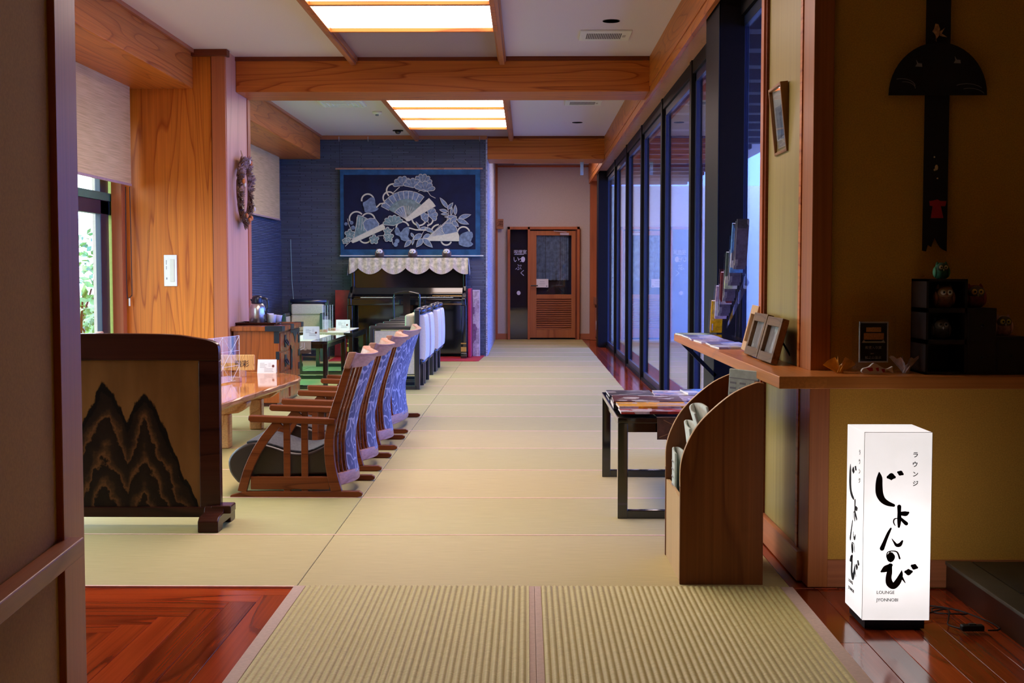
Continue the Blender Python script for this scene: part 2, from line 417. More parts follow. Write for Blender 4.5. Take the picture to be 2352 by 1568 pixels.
# ceiling
XL, XR, RL, RR = -3.5, 1.06, -1.495, -.215
struct('ceiling', MB().box(-3.8, RL, -2.7, 22, H, H+.1).box(RR, 3.6, -2.7, 22, H, H+.1), PLASTER)
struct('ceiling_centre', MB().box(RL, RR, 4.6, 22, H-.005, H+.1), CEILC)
D.objects['ceiling_centre'].name = 'ceiling.001'
struct('ceiling.002', MB().box(RL, RR, -2.7, 4.6, H, H+.1), PLASTER)
for x in (RL, RR):
    for y0, y1 in ((4.6, 10.98), (11.55, 17.28)):
        struct('trim_1', MB().box(x-.035, x+.035, y0, y1, H-.05, H+.0).box(x-.022, x+.022, y0, y1, H-.075, H-.05), W_TRIMY, bevel=.003)
# cross beams
struct('trim_2', MB().box(-2.52, XR, 11.0, 11.55, 2.70, H), W_BEAM, bevel=.008)
struct('trim_3', MB().box(-2.53, XR, 10.985, 11.0, 2.965, H), W_DARKT)
struct('trim_4', MB().box(-.54, XR, 17.32, 18.0, 2.69, H), W_BEAM, bevel=.008)
struct('trim_5', MB().box(-.54, XR, 17.305, 17.32, 2.97, H), W_DARKT)
struct('trim_6', MB().box(-3.4, -.54, 17.20, 17.30, 2.95, H), W_TRIMX)
# left box beams beside the windows
for y0, y1 in ((3.0, 10.66), (11.52, 17.2)):
    struct('trim_7', MB().box(-3.5, -2.80, y0, y1, 2.68, H-.02), W_BEAMY, bevel=.012)
    struct('trim_8', MB().box(-2.80, -2.775, y0, y1, H-.03, H), W_TRIMY)
# fascia above the glass wall and its soffit
struct('trim_9', MB().box(1.055, 1.085, 4.6, 21.8, 2.745, H).box(1.06, 1.09, 4.6, 21.8, 2.67, 2.741), W_BEAMY, bevel=.002)
struct('ceiling.003', MB().box(1.088, 1.34, 4.6, 21.8, 2.70, 2.73), W_PINK)

# wall column with panelled faces
col = MB().box(-3.385, -2.60, 10.65, 11.52, 0, H)
c1 = struct('wall_left', col, W_PANEL)
struct('wall_left_edge', MB().box(-2.64, -2.525, 10.632, 10.66, 0, H-.04), W_TRIM, c1, bevel=.004)
struct('wall_left_face', MB().box(-2.60, -2.52, 10.66, 11.50, 0, H), W_PINK, c1, bevel=.003)
struct('wall_left_edge', MB().box(-2.60, -2.512, 11.42, 11.53, 0, 2.70), W_TRIM, c1, bevel=.003)
struct('wall_left_cap', MB().box(-2.82, -2.50, 10.60, 10.70, H-.055, H), W_DARKT, c1, bevel=.003)
struct('wall_left_joint', MB().box(-2.648, -2.642, 10.645, 10.65, 0, H-.05), W_DARKT, c1)

# left outer wall with two glazed openings
lw = MB().box(-3.75,-3.45,-2.6,4.6,0,H).box(-3.7,-3.45,10.75,11.6,0,H).box(-3.75,-3.45,15.3,17.4,0,H).box(-3.75,-3.45,4.6,17.3,2.42,H).box(-3.75,-3.45,4.6,17.3,-.2,.05)
wl = struct('wall_left.001', lw, WALLFAR)
struct('wall_left_jamb', MB().box(-3.47,-3.385,10.55,10.75,0,2.68), W_TRIM, wl)
struct('wall_left_bead', MB().box(-3.52,-3.47,10.60,10.66,0,2.68), plain('yellow_green_strip', (.35,.42,.10,1), .5), wl)
struct('wall_left.002', MB().box(-3.45,-3.36,15.25,17.3,0,H), SLATEY)
def window(n, y0, y1, divs):
    z0, z1 = .05, 2.42
    fr = MB()
    for y in divs: fr.box(-3.535,-3.49,y-.10,y+.10,z0,z1)
    fr.box(-3.55,-3.49,y0,y1,z0,z0+.10).box(-3.55,-3.49,y0,y1,z1-.08,z1).box(-3.55,-3.49,y0,y1,1.62,1.735)
    o = struct(f'window_{n}', fr, DARKBLUE, bevel=.004)
    struct('window_rail', MB().box(-3.50,-3.48,y0,y1,1.735,1.80), plain('teal_metal', (.05,.16,.12,1), .3), o)
    struct('window_glass', MB().box(-3.515,-3.511,y0,y1,z0,z1), GLASST if n == 2 else GLASSW, o)
window(1, 4.6, 10.75, (4.65, 6.6, 8.55, 10.44))
window(2, 11.6, 15.3, (11.7, 13.5, 15.2))

# slate feature wall and the block beside the passage
struct('wall_far', MB().box(-3.8, -.56, 17.30, 21.9, -.2, H), SLATE)
struct('wall_far.001', MB().box(-.56, -.538, 17.302, 21.77, 0, H), STONE)
struct('wall_back', MB().box(-.538, 1.33, 21.77, 21.9, -.2, H), WALLFAR)
struct('baseboard_back', MB().box(-.53, -.335, 21.745, 21.77, 0, .10).box(.91, 1.08, 21.745, 21.77, 0, .10), W_TRIMX)
struct('trim_10', MB().box(-.538, -.50, 21.70, 21.77, 0, H).box(1.08, 1.25, 21.60, 21.77, 0, 2.7).box(-.5, 1.08, 21.74, 21.77, H-.05, H-.02), W_TRIM)

# glass wall on the right
X0 = 1.21
fr = MB()
mull = [7.42+2.03*i for i in range(7)]
for y in mull[1:6]: fr.box(X0, X0+.09, y-.05, y+.05, -.02, 2.70)
fr.box(X0+.01, X0+.10, 4.6, 21.8, 2.60, 2.70).box(X0+.01, X0+.10, 4.6, 21.8, -.02, .03).box(X0, X0+.09, 5.3, 5.4, 0, 2.7)
wr = struct('window_3', fr, BLACK, bevel=.003)
inner = MB()
bays = [5.4]+mull
for i in range(len(bays)-1):
    a, b_ = bays[i]+.05, bays[i+1]-.05
    inner.box(X0+.03, X0+.06, a, a+.06, .03, 2.6).box(X0+.03, X0+.06, b_-.06, b_, .03, 2.6).box(X0+.03, X0+.06, a, b_, 2.54, 2.6).box(X0+.03, X0+.06, a, b_, .03, .09)
struct('window_sash', inner, plain('blue_sash_metal', (.012,.022,.07,1), .35), wr, bevel=.002)
struct('window_glass', MB().box(X0+.042, X0+.048, 5.4, 19.4, .03, 2.6), GLASSW, wr)
for i, y in enumerate((7.30, 19.42)):
    struct(f'trim_{11+i}', MB().box(1.10, 1.245, y, y+.55, -.01, 2.70).box(1.095, 1.10, y-.004, y+.004, 0, 2.7), BLACK, bevel=.004)
# end of the glass wall: a low hatch with a lever
wrr = struct('wall_right', MB().box(1.21, 1.33, 19.9, 21.8, -.2, H), W_TRIM)
struct('wall_right_ledge', MB().box(1.14, 1.21, 20.0, 21.6, .62, .74), W_TRIMY, wrr)
struct('wall_right_panel', MB().box(1.17, 1.21, 20.1, 21.5, .04, .62), BLACK, wrr)
struct('wall_right_inset', MB().box(1.15, 1.17, 20.45, 21.4, .08, .56), W_TRIM, wrr)

# partition beside the counter, corner post and entrance walls
wp = struct('wall_right.001', MB().box(1.02, 1.30, 4.60, 5.44, -.2, H), W_PALE)
struct('wall_right_edge', MB().box(1.0, 1.03, 5.40, 5.46, 0, H), W_TRIM, wp)
struct('wall_right_edge', MB().box(1.008, 1.05, 5.375, 5.40, 0, H), W_DARKT, wp)
struct('wall_right_strip', MB().box(1.012, 1.03, 4.70, 4.735, 0, H), W_BEAMY, wp)
struct('baseboard_right', MB().box(.996, 1.02, 4.62, 5.40, 0, .11), W_TRIMY, bevel=.003)
struct('trim_13', MB().box(1.016, 1.088, 4.525, 4.70, 0, H), wood('post_wood', (.42,.14,.04,1), (.3,.08,.02,1), 'z', rings=3), bevel=.003)
struct('wall_near', MB().box(1.08, 3.6, 4.545, 4.7, -.1, H), WALLY)
struct('baseboard_near', MB().box(1.088, 3.5, 4.53, 4.545, 0, .098), wood('near_baseboard_wood', (.5,.19,.08,1), (.38,.12,.05,1), 'x', rings=4))
struct('wall_right.002', MB().box(3.5, 3.6, -2.7, 4.6, -.2, H), WALLB)
struct('wall_front', MB().box(-3.8, 3.6, -2.8, -2.6, -.2, H), WALLB)
# stone step
sp = tag(D.objects.new('stone_step', None), 'low stone step with slate paving beyond the lantern cord', 'step'); COL.objects.link(sp); sp.location = (2.4, 3.2, 0)
SLT = plain('dark_slate', (.028,.032,.03,1), .45, scale=12, noise=.3)
ob('riser', MB().box(-.885, 1.09, -5.0, 1.325, -.005, .085), plain('dark_riser', (.03,.012,.008,1), .3), sp)
ob('edge_course', MB().box(-.89, -.80, -5.0, 1.325, .085, .098), plain('slate_edge', (.075,.07,.05,1), .5, scale=20), sp, bevel=.002)
pv = MB()
for i in range(5):
    for k in range(12): pv.box(-.795+.37*i, -.43+.37*i, 1.32-.45*(k+1)+.004, 1.32-.45*k, .085, .097)
ob('paving', pv, SLT, sp, bevel=.002)
# near left partition, its post and rail
ang = math.atan2(.052, -.606)
nl = struct('wall_near.001', MB().box(-.16, -.015, -5.2, -.02, 0, H), WALLB)
nl.location = (-1.008, 2.84, 0); nl.rotation_euler = (0, 0, R(4.9))
struct('wall_near_post', MB().box(-.16, 0, -.165, .0, 0, H), W_TRIM, nl, bevel=.003)
rl = struct('trim_14', MB().box(-.012, .032, -5.0, -.125, .520, .560), W_TRIMY, nl, bevel=.004)

# ================================================================== WHAT GIVES LIGHT
LAMPM = emis('light_diffuser_glow', (1,.79,.72,1), 9.0)
for n_, (ya, yb, nb) in enumerate(((4.9, 9.45, 5), (12.0, 15.8, 4))):
    t = thing('ceiling_light', ['long ceiling light between wooden rails, nearest the camera', 'ceiling light with orange cross bars beyond the first beam'][n_], 'ceiling light', (-.85, (ya+yb)/2, H-.05))
    hl = (yb-ya)/2
    ob('diffuser', MB().box(-.60, .595, -hl, hl, -.002, .008), LAMPM, t)
    f = MB().box(-.61, .605, -hl-.03, -hl, -.03, .03).box(-.61, .605, hl, hl+.03, -.03, .03).box(-.64, -.605, -hl, hl, -.03, .03).box(.60, .635, -hl, hl, -.03, .03)
    ob('frame', f, W_BEAM, t, bevel=.002)
    k = MB(); s = (yb-ya)/nb
    for i in range(1, nb): ob('cross_bar', MB().box(-.605, .60, -hl+s*i-.022, -hl+s*i+.022, -.028, -.003), W_BEAM, t, bevel=.002)

t = thing('ceiling_light', 'rectangular ceiling light in the passage behind the far beam', 'ceiling light', (.3, 19.6, H-.03))
ob('diffuser', MB().box(-.32, .32, -.9, .9, -.012, 0), LAMPM, t); ob('frame', MB().box(-.35, .35, -.93, -.9, -.02, .03).box(-.35, .35, .9, .93, -.02, .03).box(-.35,-.32,-.9,.9,-.02,.03).box(.32,.35,-.9,.9,-.02,.03), W_BEAM, t)
t = thing('downlight', 'small unseen warm lamp added over the entrance', 'downlight', (-.62, 1.9, H)); ob('trim_ring', MB().lathe([(.06,-.012),(.075,-.012),(.075,0)], n=24), PLASTIC, t); ob('bulb_face', MB().lathe([(0,-.008),(.06,-.008),(.06,-.002)], n=24), emis('added_lamp_glow', (1,.72,.5,1), 140.0), t)  # unseen lamp, added to brighten the near left post and wall

# outside, right: pale courtyard wall, eave slats, ground
OUT = plain('courtyard_wall', (.72,.74,.80,1), .9)
struct('wall_outside', MB().box(1.35, 14, 23.5, 23.7, -.5, 2.75), OUT)
mb = MB()
for i in range(26): mb.box(1.36, 3.0, 5.0+i*.75, 5.18+i*.75, 2.80, 2.95)
struct('trim_15', mb, plain('eave_slats', (.10,.07,.08,1), .6))
struct('floor.002', MB().box(1.33, 14, -3, 24, -.4, -.12), plain('courtyard_ground', (.25,.27,.30,1), .9))
struct('floor.003', MB().box(-30, -3.76, -3, 50, -.5, -.3), plain('garden_ground', (.12,.2,.05,1), .9))
# garden shrubs outside the left windows
LEAF = plain('garden_leaves', (.30,.55,.16,1), .5, scale=6, noise=.4)
def shrub(loc, r, h, label, seed):
    rnd = random.Random(seed); mb = MB()
    for i in range(900):
        a = rnd.random()*6.283; u = rnd.random()**.5; zz = rnd.random()
        rr = r*(.55+.45*math.sin(math.pi*min(zz+.15,1)))*(.75+.25*u)
        p = Vector((rr*math.cos(a), rr*math.sin(a), zz*h)); s = .05+.05*rnd.random()
        d = Vector((rnd.gauss(0,1), rnd.gauss(0,1), rnd.gauss(0,.6))).normalized(); e = d.cross(Vector((rnd.gauss(0,1), rnd.gauss(0,1), 1))).normalized()
        mb.add([p-d*s, p+e*s*.5, p+d*s, p-e*s*.5], [(0,1,2,3)])
    t = thing('garden_shrub', label, 'shrub', loc, group='shrubs outside the window')
    ob('foliage', mb, LEAF, t)
    st = MB()
    for i in range(6):
        a = i*1.05; st.tube([(0,0,0), (r*.3*math.cos(a), r*.3*math.sin(a), h*.45), (r*.5*math.cos(a), r*.5*math.sin(a), h*.8)], [.03,.02,.008], 6)
    ob('branches', st, W_DARK, t)
shrub((-5.6,15.6,-.3), 1.0, 1.6, 'pale green leafy shrub outside the left window, low and wide', 1)
shrub((-8.2,22.6,-.3), 1.4, 2.2, 'taller green shrub outside, behind the low wide one', 2)
shrub((-6.3,18.6,-.3), .9, 1.1, 'small green shrub outside the left window between the others', 3)

# ================================================================== ROCKING CHAIRS AT THE LOW SLAB TABLE
def leaf_fabric():
    m, nt, b = base('leaf_fabric', (.2,.25,.5,1), .8)
    n = N(nt, 'ShaderNodeTexNoise', i_Scale=9.0, i_Detail=1.0); v = coords(nt, (1,1.5,.8))
    nt.links.new(v, n.inputs['Vector'])
    mxv = N(nt, 'ShaderNodeMixRGB'); mxv.inputs[0].default_value = .12; nt.links.new(v, mxv.inputs[1]); nt.links.new(n.outputs['Color'], mxv.inputs[2])
    vo = N(nt, 'ShaderNodeTexVoronoi', i_Scale=13.0, feature='DISTANCE_TO_EDGE'); nt.links.new(mxv.outputs[0], vo.inputs['Vector'])
    nt.links.new(ramp(nt, vo.outputs['Distance'], [(0,(.46,.45,.50,1)),(.035,(.42,.41,.47,1)),(.07,(.125,.13,.20,1)),(.28,(.105,.11,.175,1)),(.33,(.30,.30,.38,1)),(.37,(.11,.115,.18,1))]), b.inputs['Base Color'])
    return m
LEAFFAB = leaf_fabric()
PROF = [(.023,-.962),(.15,-.992),(.29,-1.0),(.42,-.975),(.55,-.935),(.68,-.895)]      # back line of the chair, z -> x
def backx(z):
    for (z0,x0),(z1,x1) in zip(PROF, PROF[1:]):
        if z <= z1: return x0+(x1-x0)*(z-z0)/(z1-z0)+1.17
    return PROF[-1][1]+1.17
def rocking_chair(W, label, loc):
    t = thing('rocking_chair', label, 'chair', loc, group='low rocking armchairs in a row along the slab table')
    hw = W/2; bulge = .075
    arc = lambda y: bulge*(1-(y/hw)**2)
    for sgn in (-1, 1):
        y = sgn*hw
        ob('runner', MB().prism([(-.334,0),(.31,0),(.336,.008),(.338,.022),(.32,.032),(-.26,.030),(-.334,.010)], 'y', y-.018, y+.018), W_CHAIR, t, bevel=.004)
        ob('armrest', MB().prism([(-.235,.417),(.205,.403),(.205,.370),(-.225,.384),(-.237,.395)], 'y', y-.028, y+.028), W_CHAIR, t, bevel=.006)
        ob('front_leg', MB().strip(smoothpts([(-.275,.028),(-.245,.13),(-.205,.22),(-.155,.30),(-.085,.385)], 4), [.045]*16+[.07], 'y', y-.016, y+.016), W_CHAIR, t, bevel=.003)
        pp = smoothpts([(z, x+1.17) for z, x in PROF], 4)
        ob('rear_post', MB().strip([(x, z) for z, x in pp], [.055-.02*i/(len(pp)-1) for i in range(len(pp))], 'y', y-.017, y+.017), W_CHAIR, t, bevel=.004)
        for xx in (-.045, .045): ob('side_slat', MB().box(xx-.017, xx+.017, y-.008, y+.008, .03, .385), W_CHAIR, t, bevel=.002)
        ob('side_rail', MB().box(-.23, .17, y-.011, y+.011, .04, .105), W_CHAIR, t, bevel=.003)
        npan = max(.12, hw-.14)
        for k in range(3):
            ys = sgn*(npan+.025+.034*k)
            if abs(ys) > hw-.03: continue
            pts = [(backx(z)+arc(ys), z) for z in [.09+.6*i/14 for i in range(15)]]
            ob('back_slat', MB().strip(pts, .012, 'y', ys-.009, ys+.009), W_CHAIR, t, bevel=.002)
    # padded centre panel
    P = npan = max(.12, hw-.14); vs = []; nz, ny = 14, 8
    for side in (0, 1):
        for i in range(nz+1):
            z = .10+.58*i/nz
            for j in range(ny+1):
                y = -P+2*P*j/ny; e = 1-abs(y/P)**6
                vs.append((backx(z)+arc(y)+(.018*e if side else -.014*e), y, z))
    S = (nz+1)*(ny+1); fs = []
    for s_ in (0, S):
        for i in range(nz):
            for j in range(ny):
                a = s_+i*(ny+1)+j; fs.append((a, a+1, a+ny+2, a+ny+1))
    ob('back_panel', MB().add(vs, fs), LEAFFAB, t, smooth=True)
    # curved crest and lower rail
    def curved(z0, z1, th, ext, dx, name, mat):
        mb = MB(); n = 14; vs = []
        for i in range(n+1):
            y = -hw-ext+(2*hw+2*ext)*i/n; x = arc(max(-hw, min(hw, y)))+dx
            lo = backx(z0)+x; hi = backx(min(z1,.68))+x+(.02 if z1 > .68 else 0); d = .012*(abs(y)/hw)**4 if z1 > .6 else 0
            vs += [(lo-th/2,y,z0-d*0), (lo+th/2,y,z0), (hi+th/2+.008,y,z1+d), (hi-th/2,y,z1+d)]
        fs = [(4*i+k, 4*i+(k+1)%4, 4*i+4+(k+1)%4, 4*i+4+k) for i in range(n) for k in range(4)] + [(0,1,2,3), (4*n+3,4*n+2,4*n+1,4*n)]
        return ob(name, mb.add(vs, fs), mat, t, bevel=.006)
    curved(.655, .722, .034, .028, -.005, 'crest_rail', W_CREST)
    curved(.055, .118, .022, -.018, 0, 'lower_back_rail', W_CREST)
    # seat
    top = smoothpts([(-.30,.06),(-.345,.12),(-.35,.19),(-.30,.245),(-.22,.272),(-.12,.250),(-.03,.222),(.06,.222),(.15,.262)], 4)
    prof = top + [(.165,.20),(.16,.11),(-.20,.10)]
    ob('seat_cushion', MB().prism(prof, 'y', -hw+.03, hw-.03), SEATL, t, bevel=.02, seg=3)
    tp = [(x, z+.004) for x, z in top[14:]]
    ob('seat_pad', MB().strip(tp, .014, 'y', -hw+.055, hw-.055), FABD, t, bevel=.005)
    ob('seat_board', MB().box(-.2,.16,-hw+.012,hw-.012,.075,.10), W_CHAIR, t)
    return t
ch = rocking_chair(.52, 'brown wooden rocking armchair nearest the carved screen, whole side showing', (-1.17, 6.61, 0))
for y, l in ((7.46, 'second rocking armchair along the slab table from the carved screen'), (8.33, 'third rocking armchair along the slab table from the carved screen')):
    dup(ch, (-1.17, y, 0), label=l)
rocking_chair(1.02, 'farthest rocking armchair of the row, with the broadest blue leaf-patterned back', (-1.18, 9.42, 0))
dup(ch, (-2.62, 8.3, 0), rz=math.pi, label='rocking armchair on the window side of the slab table, only its crest above the screen')

# slab table
t = thing('slab_table', 'low live-edge slab table of glossy orange wood on log legs', 'table', (-2.1, 8.2, 0))
edge = smoothpts([(.20,-1.75),(.26,-1.2),(.30,-.55),(.34,0),(.39,.55),(.42,1.0),(.40,1.25),(.27,1.48),(.10,1.62),(-.10,1.68),(-.25,1.60),(-.29,1.2),(-.25,.4),(-.30,-.4),(-.26,-1.2),(-.22,-1.72),(0,-1.80),(.20,-1.75)], 4)[:-1]
vs = []; n = len(edge)
for z, k in ((.305,.93),(.33,.985),(.352,1.0),(.360,.985)):
    for i, (x, y) in enumerate(edge):
        j = 1+.012*math.sin(i*2.3)+.008*math.sin(i*5.1) if z < .355 else 1
        cx = x*k*j if z > .31 else x*.86; vs.append((cx, y*(1 if z > .31 else .985), z))
fs = [(r*n+i, r*n+(i+1)%n, (r+1)*n+(i+1)%n, (r+1)*n+i) for r in range(3) for i in range(n)]
m1 = MB().add(vs, fs); ob('slab_edge', m1, W_TABLEE, t)
ob('tabletop', MB().add([(x*.985, y*.985, .3604) for x, y in edge]+[(x*.985, y*.985, .345) for x, y in edge], [tuple(range(n)), tuple(range(n,2*n))[::-1]]+[(i,(i+1)%n,n+(i+1)%n,n+i) for i in range(n)]), W_TABLE, t)
ob('underside', MB().add([(x*.86, y*.985, .3052) for x, y in edge], [tuple(range(n))]), W_TABLEE, t)
for y in (-1.0, -.05, .95):
    ob('support_log', MB().prism([(-.28,.305),(.30,.305),(.29,.27),(.24,.235),(.12,.22),(-.12,.22),(-.25,.24)], 'y', y-.07, y+.07), W_TABLEE, t, bevel=.01)
    for x in (-.17, .13): ob('leg', MB().box(x-.045, x+.045, y-.05, y+.05, 0, .225), W_TABLEE, t, bevel=.012)

# things on the slab table
t = thing('table_screen', 'clear acrylic table screen with lattice lines held by two wooden blocks', 'screen', (-2.12, 8.75, .3604), R(78))
ob('acrylic_sheet', MB().box(-.27, .27, -.0025, .0025, .01, .33), ACRYL, t)
g = MB()
for i in range(5): g.box(-.27+.135*i-.0015, -.27+.135*i+.0015, -.004, -.0026, .01, .33)
for i in range(4): g.box(-.27, .27, -.004, -.0026, .01+.106*i, .0125+.106*i)
for i in range(4):
    for k in range(3):
        a, b_ = (-.27+.135*i, .01+.106*k); g.strip([(a,b_),(a+.135,b_+.106)] if (i+k) % 2 else [(a,b_+.106),(a+.135,b_)], .002, 'y', -.004, -.0026)
ob('lattice_print', g, plain('frosted_line', (.75,.75,.78,1), .6, noise=0), t)
for x in (-.22, .22): ob('foot_block', MB().box(x-.02, x+.02, -.035, .035, 0, .035), W_CREST, t, bevel=.003)
t = thing('name_plaque', 'wooden name plaque with black characters standing on the slab table', 'sign', (-2.22, 9.42, .3604), R(4))
ob('board', MB().box(-.18, .18, -.012, .012, .045, .165), W_PLAQUE, t, bevel=.008)
for x in (-.09, .09): ob('stand_block', MB().box(x-.022, x+.022, -.03, .03, 0, .05), W_CREST, t, bevel=.003)
text('lettering', '飛彩', INK, .055, (.03, -.0135, .078), (R(90),0,0), t)
def menu_card(loc, rz, label, w=.145, h=.105, grp='menu cards on the lounge tables'):
    t = thing('menu_card', label, 'card', loc, rz, group=grp)
    ob('card', MB().prism([(-.03,0),(.004,h),(.006,h),(.03,0),(.028,0),(.005,h-.004),(-.028,0)], 'x', -w/2, w/2), PAPER, t)
    def fx(z): return -.03+.034*z/h-.0008
    g = MB()
    for i, (a, b_) in enumerate([(-.055,-.02),(-.055,.0),(-.055,-.012),(-.055,-.005),(-.02,.05),(-.02,.045),(-.02,.052)]):
        z = h-.03-.0105*i; g.add([(a,fx(z),z),(b_,fx(z),z),(b_,fx(z+.0026),z+.0026),(a,fx(z+.0026),z+.0026)], [(0,1,2,3)])
    for i in range(3):
        z = h-.03-.0105*i; g.add([(.01,fx(z),z),(.03,fx(z),z),(.03,fx(z+.002),z+.002),(.01,fx(z+.002),z+.002)], [(0,1,2,3)])
    ob('printed_lines', g, GREYINK, t)
    zc = h*.52; k = [( .048+.010*math.cos(a), zc+.011*math.sin(a)) for a in [i*.628 for i in range(10)]]
    ob('round_picture', MB().add([(x, fx(z)-.0004, z) for x, z in k], [tuple(range(10))]), plain('dark_red_print', (.12,.02,.02,1), .5), t)
    return t
menu_card((-2.02, 9.78, .3604), R(2), 'white menu card on the glossy slab table by the chest')

# ================================================================== CARVED SCREEN
def bogwood():
    m, nt, b = base('figured_panel', (.3,.15,.05,1), .4, spec=.12)
    co = coords(nt); nz = N(nt, 'ShaderNodeTexNoise', i_Scale=5.0, i_Detail=5.0, i_Roughness=.65); nt.links.new(co, nz.inputs['Vector'])
    s = N(nt, 'ShaderNodeSeparateXYZ'); nt.links.new(co, s.inputs[0])
    def M(op, a, b_=None):
        n = N(nt, 'ShaderNodeMath', operation=op)
        for i, v in enumerate((a, b_)):
            if v is None: continue
            if isinstance(v, (int, float)): n.inputs[i].default_value = v
            else: nt.links.new(v, n.inputs[i])
        return n.outputs[0]
    streak = N(nt, 'ShaderNodeTexNoise', i_Scale=1.0, i_Detail=3.0); nt.links.new(coords(nt, (26,1,4)), streak.inputs['Vector'])
    def peak(cx, ztop, slope):
        d = M('ABSOLUTE', M('SUBTRACT', s.outputs['X'], cx)); return M('SUBTRACT', M('SUBTRACT', ztop, M('MULTIPLY', M('POWER', d, 1.25), slope)), s.outputs['Z'])
    h = M('MAXIMUM', peak(-.05, .655, 3.3), peak(.125, .60, 3.1))
    h = M('ADD', h, M('MULTIPLY', M('SUBTRACT', nz.outputs['Fac'], .5), .16)); h = M('ADD', h, M('MULTIPLY', M('SUBTRACT', streak.outputs['Fac'], .5), .10))
    # bands inside the mountain shape
    band = M('FRACT', M('MULTIPLY', M('ADD', h, M('MULTIPLY', nz.outputs['Fac'], .25)), 6.5))
    inside = ramp(nt, band, [(0,(.012,.006,.004,1)),(.52,(.02,.010,.006,1)),(.74,(.06,.025,.010,1)),(.88,(.13,.052,.018,1)),(1,(.012,.006,.004,1))])
    n2 = N(nt, 'ShaderNodeTexNoise', i_Scale=3.0, i_Detail=3.0); nt.links.new(coords(nt, (3,1,.8)), n2.inputs['Vector'])
    outside = ramp(nt, n2.outputs['Fac'], [(.35,(.15,.062,.018,1)),(.65,(.21,.092,.028,1))])
    edge_ = ramp(nt, h, [(.0,(0,0,0,1)),(.012,(1,1,1,1))])
    dark = ramp(nt, h, [(.0,(.006,.004,.003,1)),(.05,(.006,.004,.003,1)),(.09,(1,1,1,1))])
    mi = N(nt, 'ShaderNodeMixRGB', blend_type='DARKEN'); mi.inputs[0].default_value = 1; nt.links.new(inside, mi.inputs[1]); nt.links.new(dark, mi.inputs[2])
    mx = N(nt, 'ShaderNodeMixRGB'); nt.links.new(edge_, mx.inputs[0]); nt.links.new(outside, mx.inputs[1]); nt.links.new(mi.outputs[0], mx.inputs[2])
    nt.links.new(mx.outputs[0], b.inputs['Base Color']); return m
t = thing('standing_screen', 'dark framed standing screen with figured wood panel like black mountains', 'screen', (-1.84, 5.62, 0))
ob('panel', MB().box(-.40, .38, -.012, .012, .085, .75), bogwood(), t)
topc = smoothpts([(-.47,.80),(-.42,.845),(-.25,.862),(.0,.866),(.25,.862),(.36,.848),(.43,.835),(.462,.815),(.468,.78)], 4)
ob('top_rail', MB().prism(topc+[(.468,.745),(-.47,.745)], 'y', -.024, .024), W_DARK, t, bevel=.005)
for x0, x1 in ((.375,.468),(-.47,-.385)): ob('stile', MB().box(x0, x1, -.022, .022, .08, .745), W_DARK, t, bevel=.005)
ob('bottom_rail', MB().box(-.47, .40, -.028, .028, .042, .088), W_DARK, t, bevel=.004)
for sx_ in (1, -1):
    pf = [(-.165,0),(-.165,.05),(-.14,.066),(-.06,.070),(-.045,.095),(.045,.095),(.06,.070),(.14,.066),(.165,.05),(.165,0),(.08,0),(.07,.022),(-.07,.022),(-.08,0)]
    x0, x1 = (.40,.49) if sx_ > 0 else (-.49,-.42)
    ob('foot', MB().prism(pf, 'x', x0, x1), W_DARK, t, bevel=.005)
    ob('foot_peg', MB().box(x0+.03*(sx_>0), x1+.03*(sx_>0), -.05, .05, .062, .098), W_DARK, t, bevel=.006)

# ================================================================== CHEST WITH TRAY
t = thing('medicine_chest', 'reddish wooden chest with black iron fittings and small drawers', 'chest', (-2.32, 11.13, 0))
t.location = (-2.300, 10.95, 0)
ob('carcass', MB().box(-.195, .19, -.25, .72, .03, .645), W_CHEST, t, bevel=.003)
ob('top_board', MB().box(-.205, .225, -.28, .74, .645, .685), W_CHEST, t, bevel=.003)
ob('plinth', MB().box(-.18, .17, -.24, .71, 0, .03), W_DARK, t)
ob('corner_iron', MB().box(.08,.227,-.283,-.16,.643,.687).box(.12,.227,.12,.26,.640,.688).box(.15,.227,.62,.743,.643,.687), IRON, t)
IR2 = []
for r_ in range(3):
    z = .47-.17*r_
    d = ob('drawer', MB().box(.185, .199, -.21, .20, z, z+.155), W_CHEST, t, bevel=.003)
    o = MB().prism([(-.005+.055*math.cos(a)*(1+.12*math.cos(6*a)), z+.078+.055*math.sin(a)*(1+.12*math.cos(6*a))) for a in [i*math.pi/18 for i in range(36)]], 'x', .199, .204)
    ob('back_plate', o, IRON, d); ob('drawer_handle', MB().tube(smoothpts([(.204,-.045,z+.09),(.222,-.04,z+.06),(.225,0,z+.04),(.222,.03,z+.06),(.204,.035,z+.09)],4), .006), IRON, d)
d = ob('door', MB().box(.185, .199, .22, .69, .045, .625), W_CHEST, t, bevel=.003)
ob('lock_plate', MB().prism([(.235+.03*math.sin(i*1.9)*.5+(.05 if 0 < i < 9 else -.01), .28+.022*i) for i in range(10)]+[(.225,.50),(.22,.28)], 'x', .199, .207), IRON, d)
ob('hinge', MB().box(.197,.203,.60,.69,.50,.57).box(.197,.203,.60,.69,.38,.44).box(.197,.203,.60,.69,.26,.32).box(.197,.203,.60,.69,.14,.20), IRON, d)
ob('top_iron', MB().prism([(.22,.63),(.69,.63),(.66,.60),(.61,.555),(.57,.605),(.50,.56),(.45,.51),(.40,.57),(.33,.61),(.27,.60)], 'x', .1985, .203), IRON, d)
ob('side_iron', MB().box(.150,.1955,-.2535,-.249,.54,.64).box(.165,.1955,-.2535,-.249,.40,.47), IRON, t)
t = thing('serving_tray', 'dark lacquer tray on the chest holding flask and cups', 'tray', (-2.345, 11.02, .6855))
ob('tray_base', MB().box(-.16, .16, -.13, .17, 0, .006), W_DARK, t)
rim = MB()
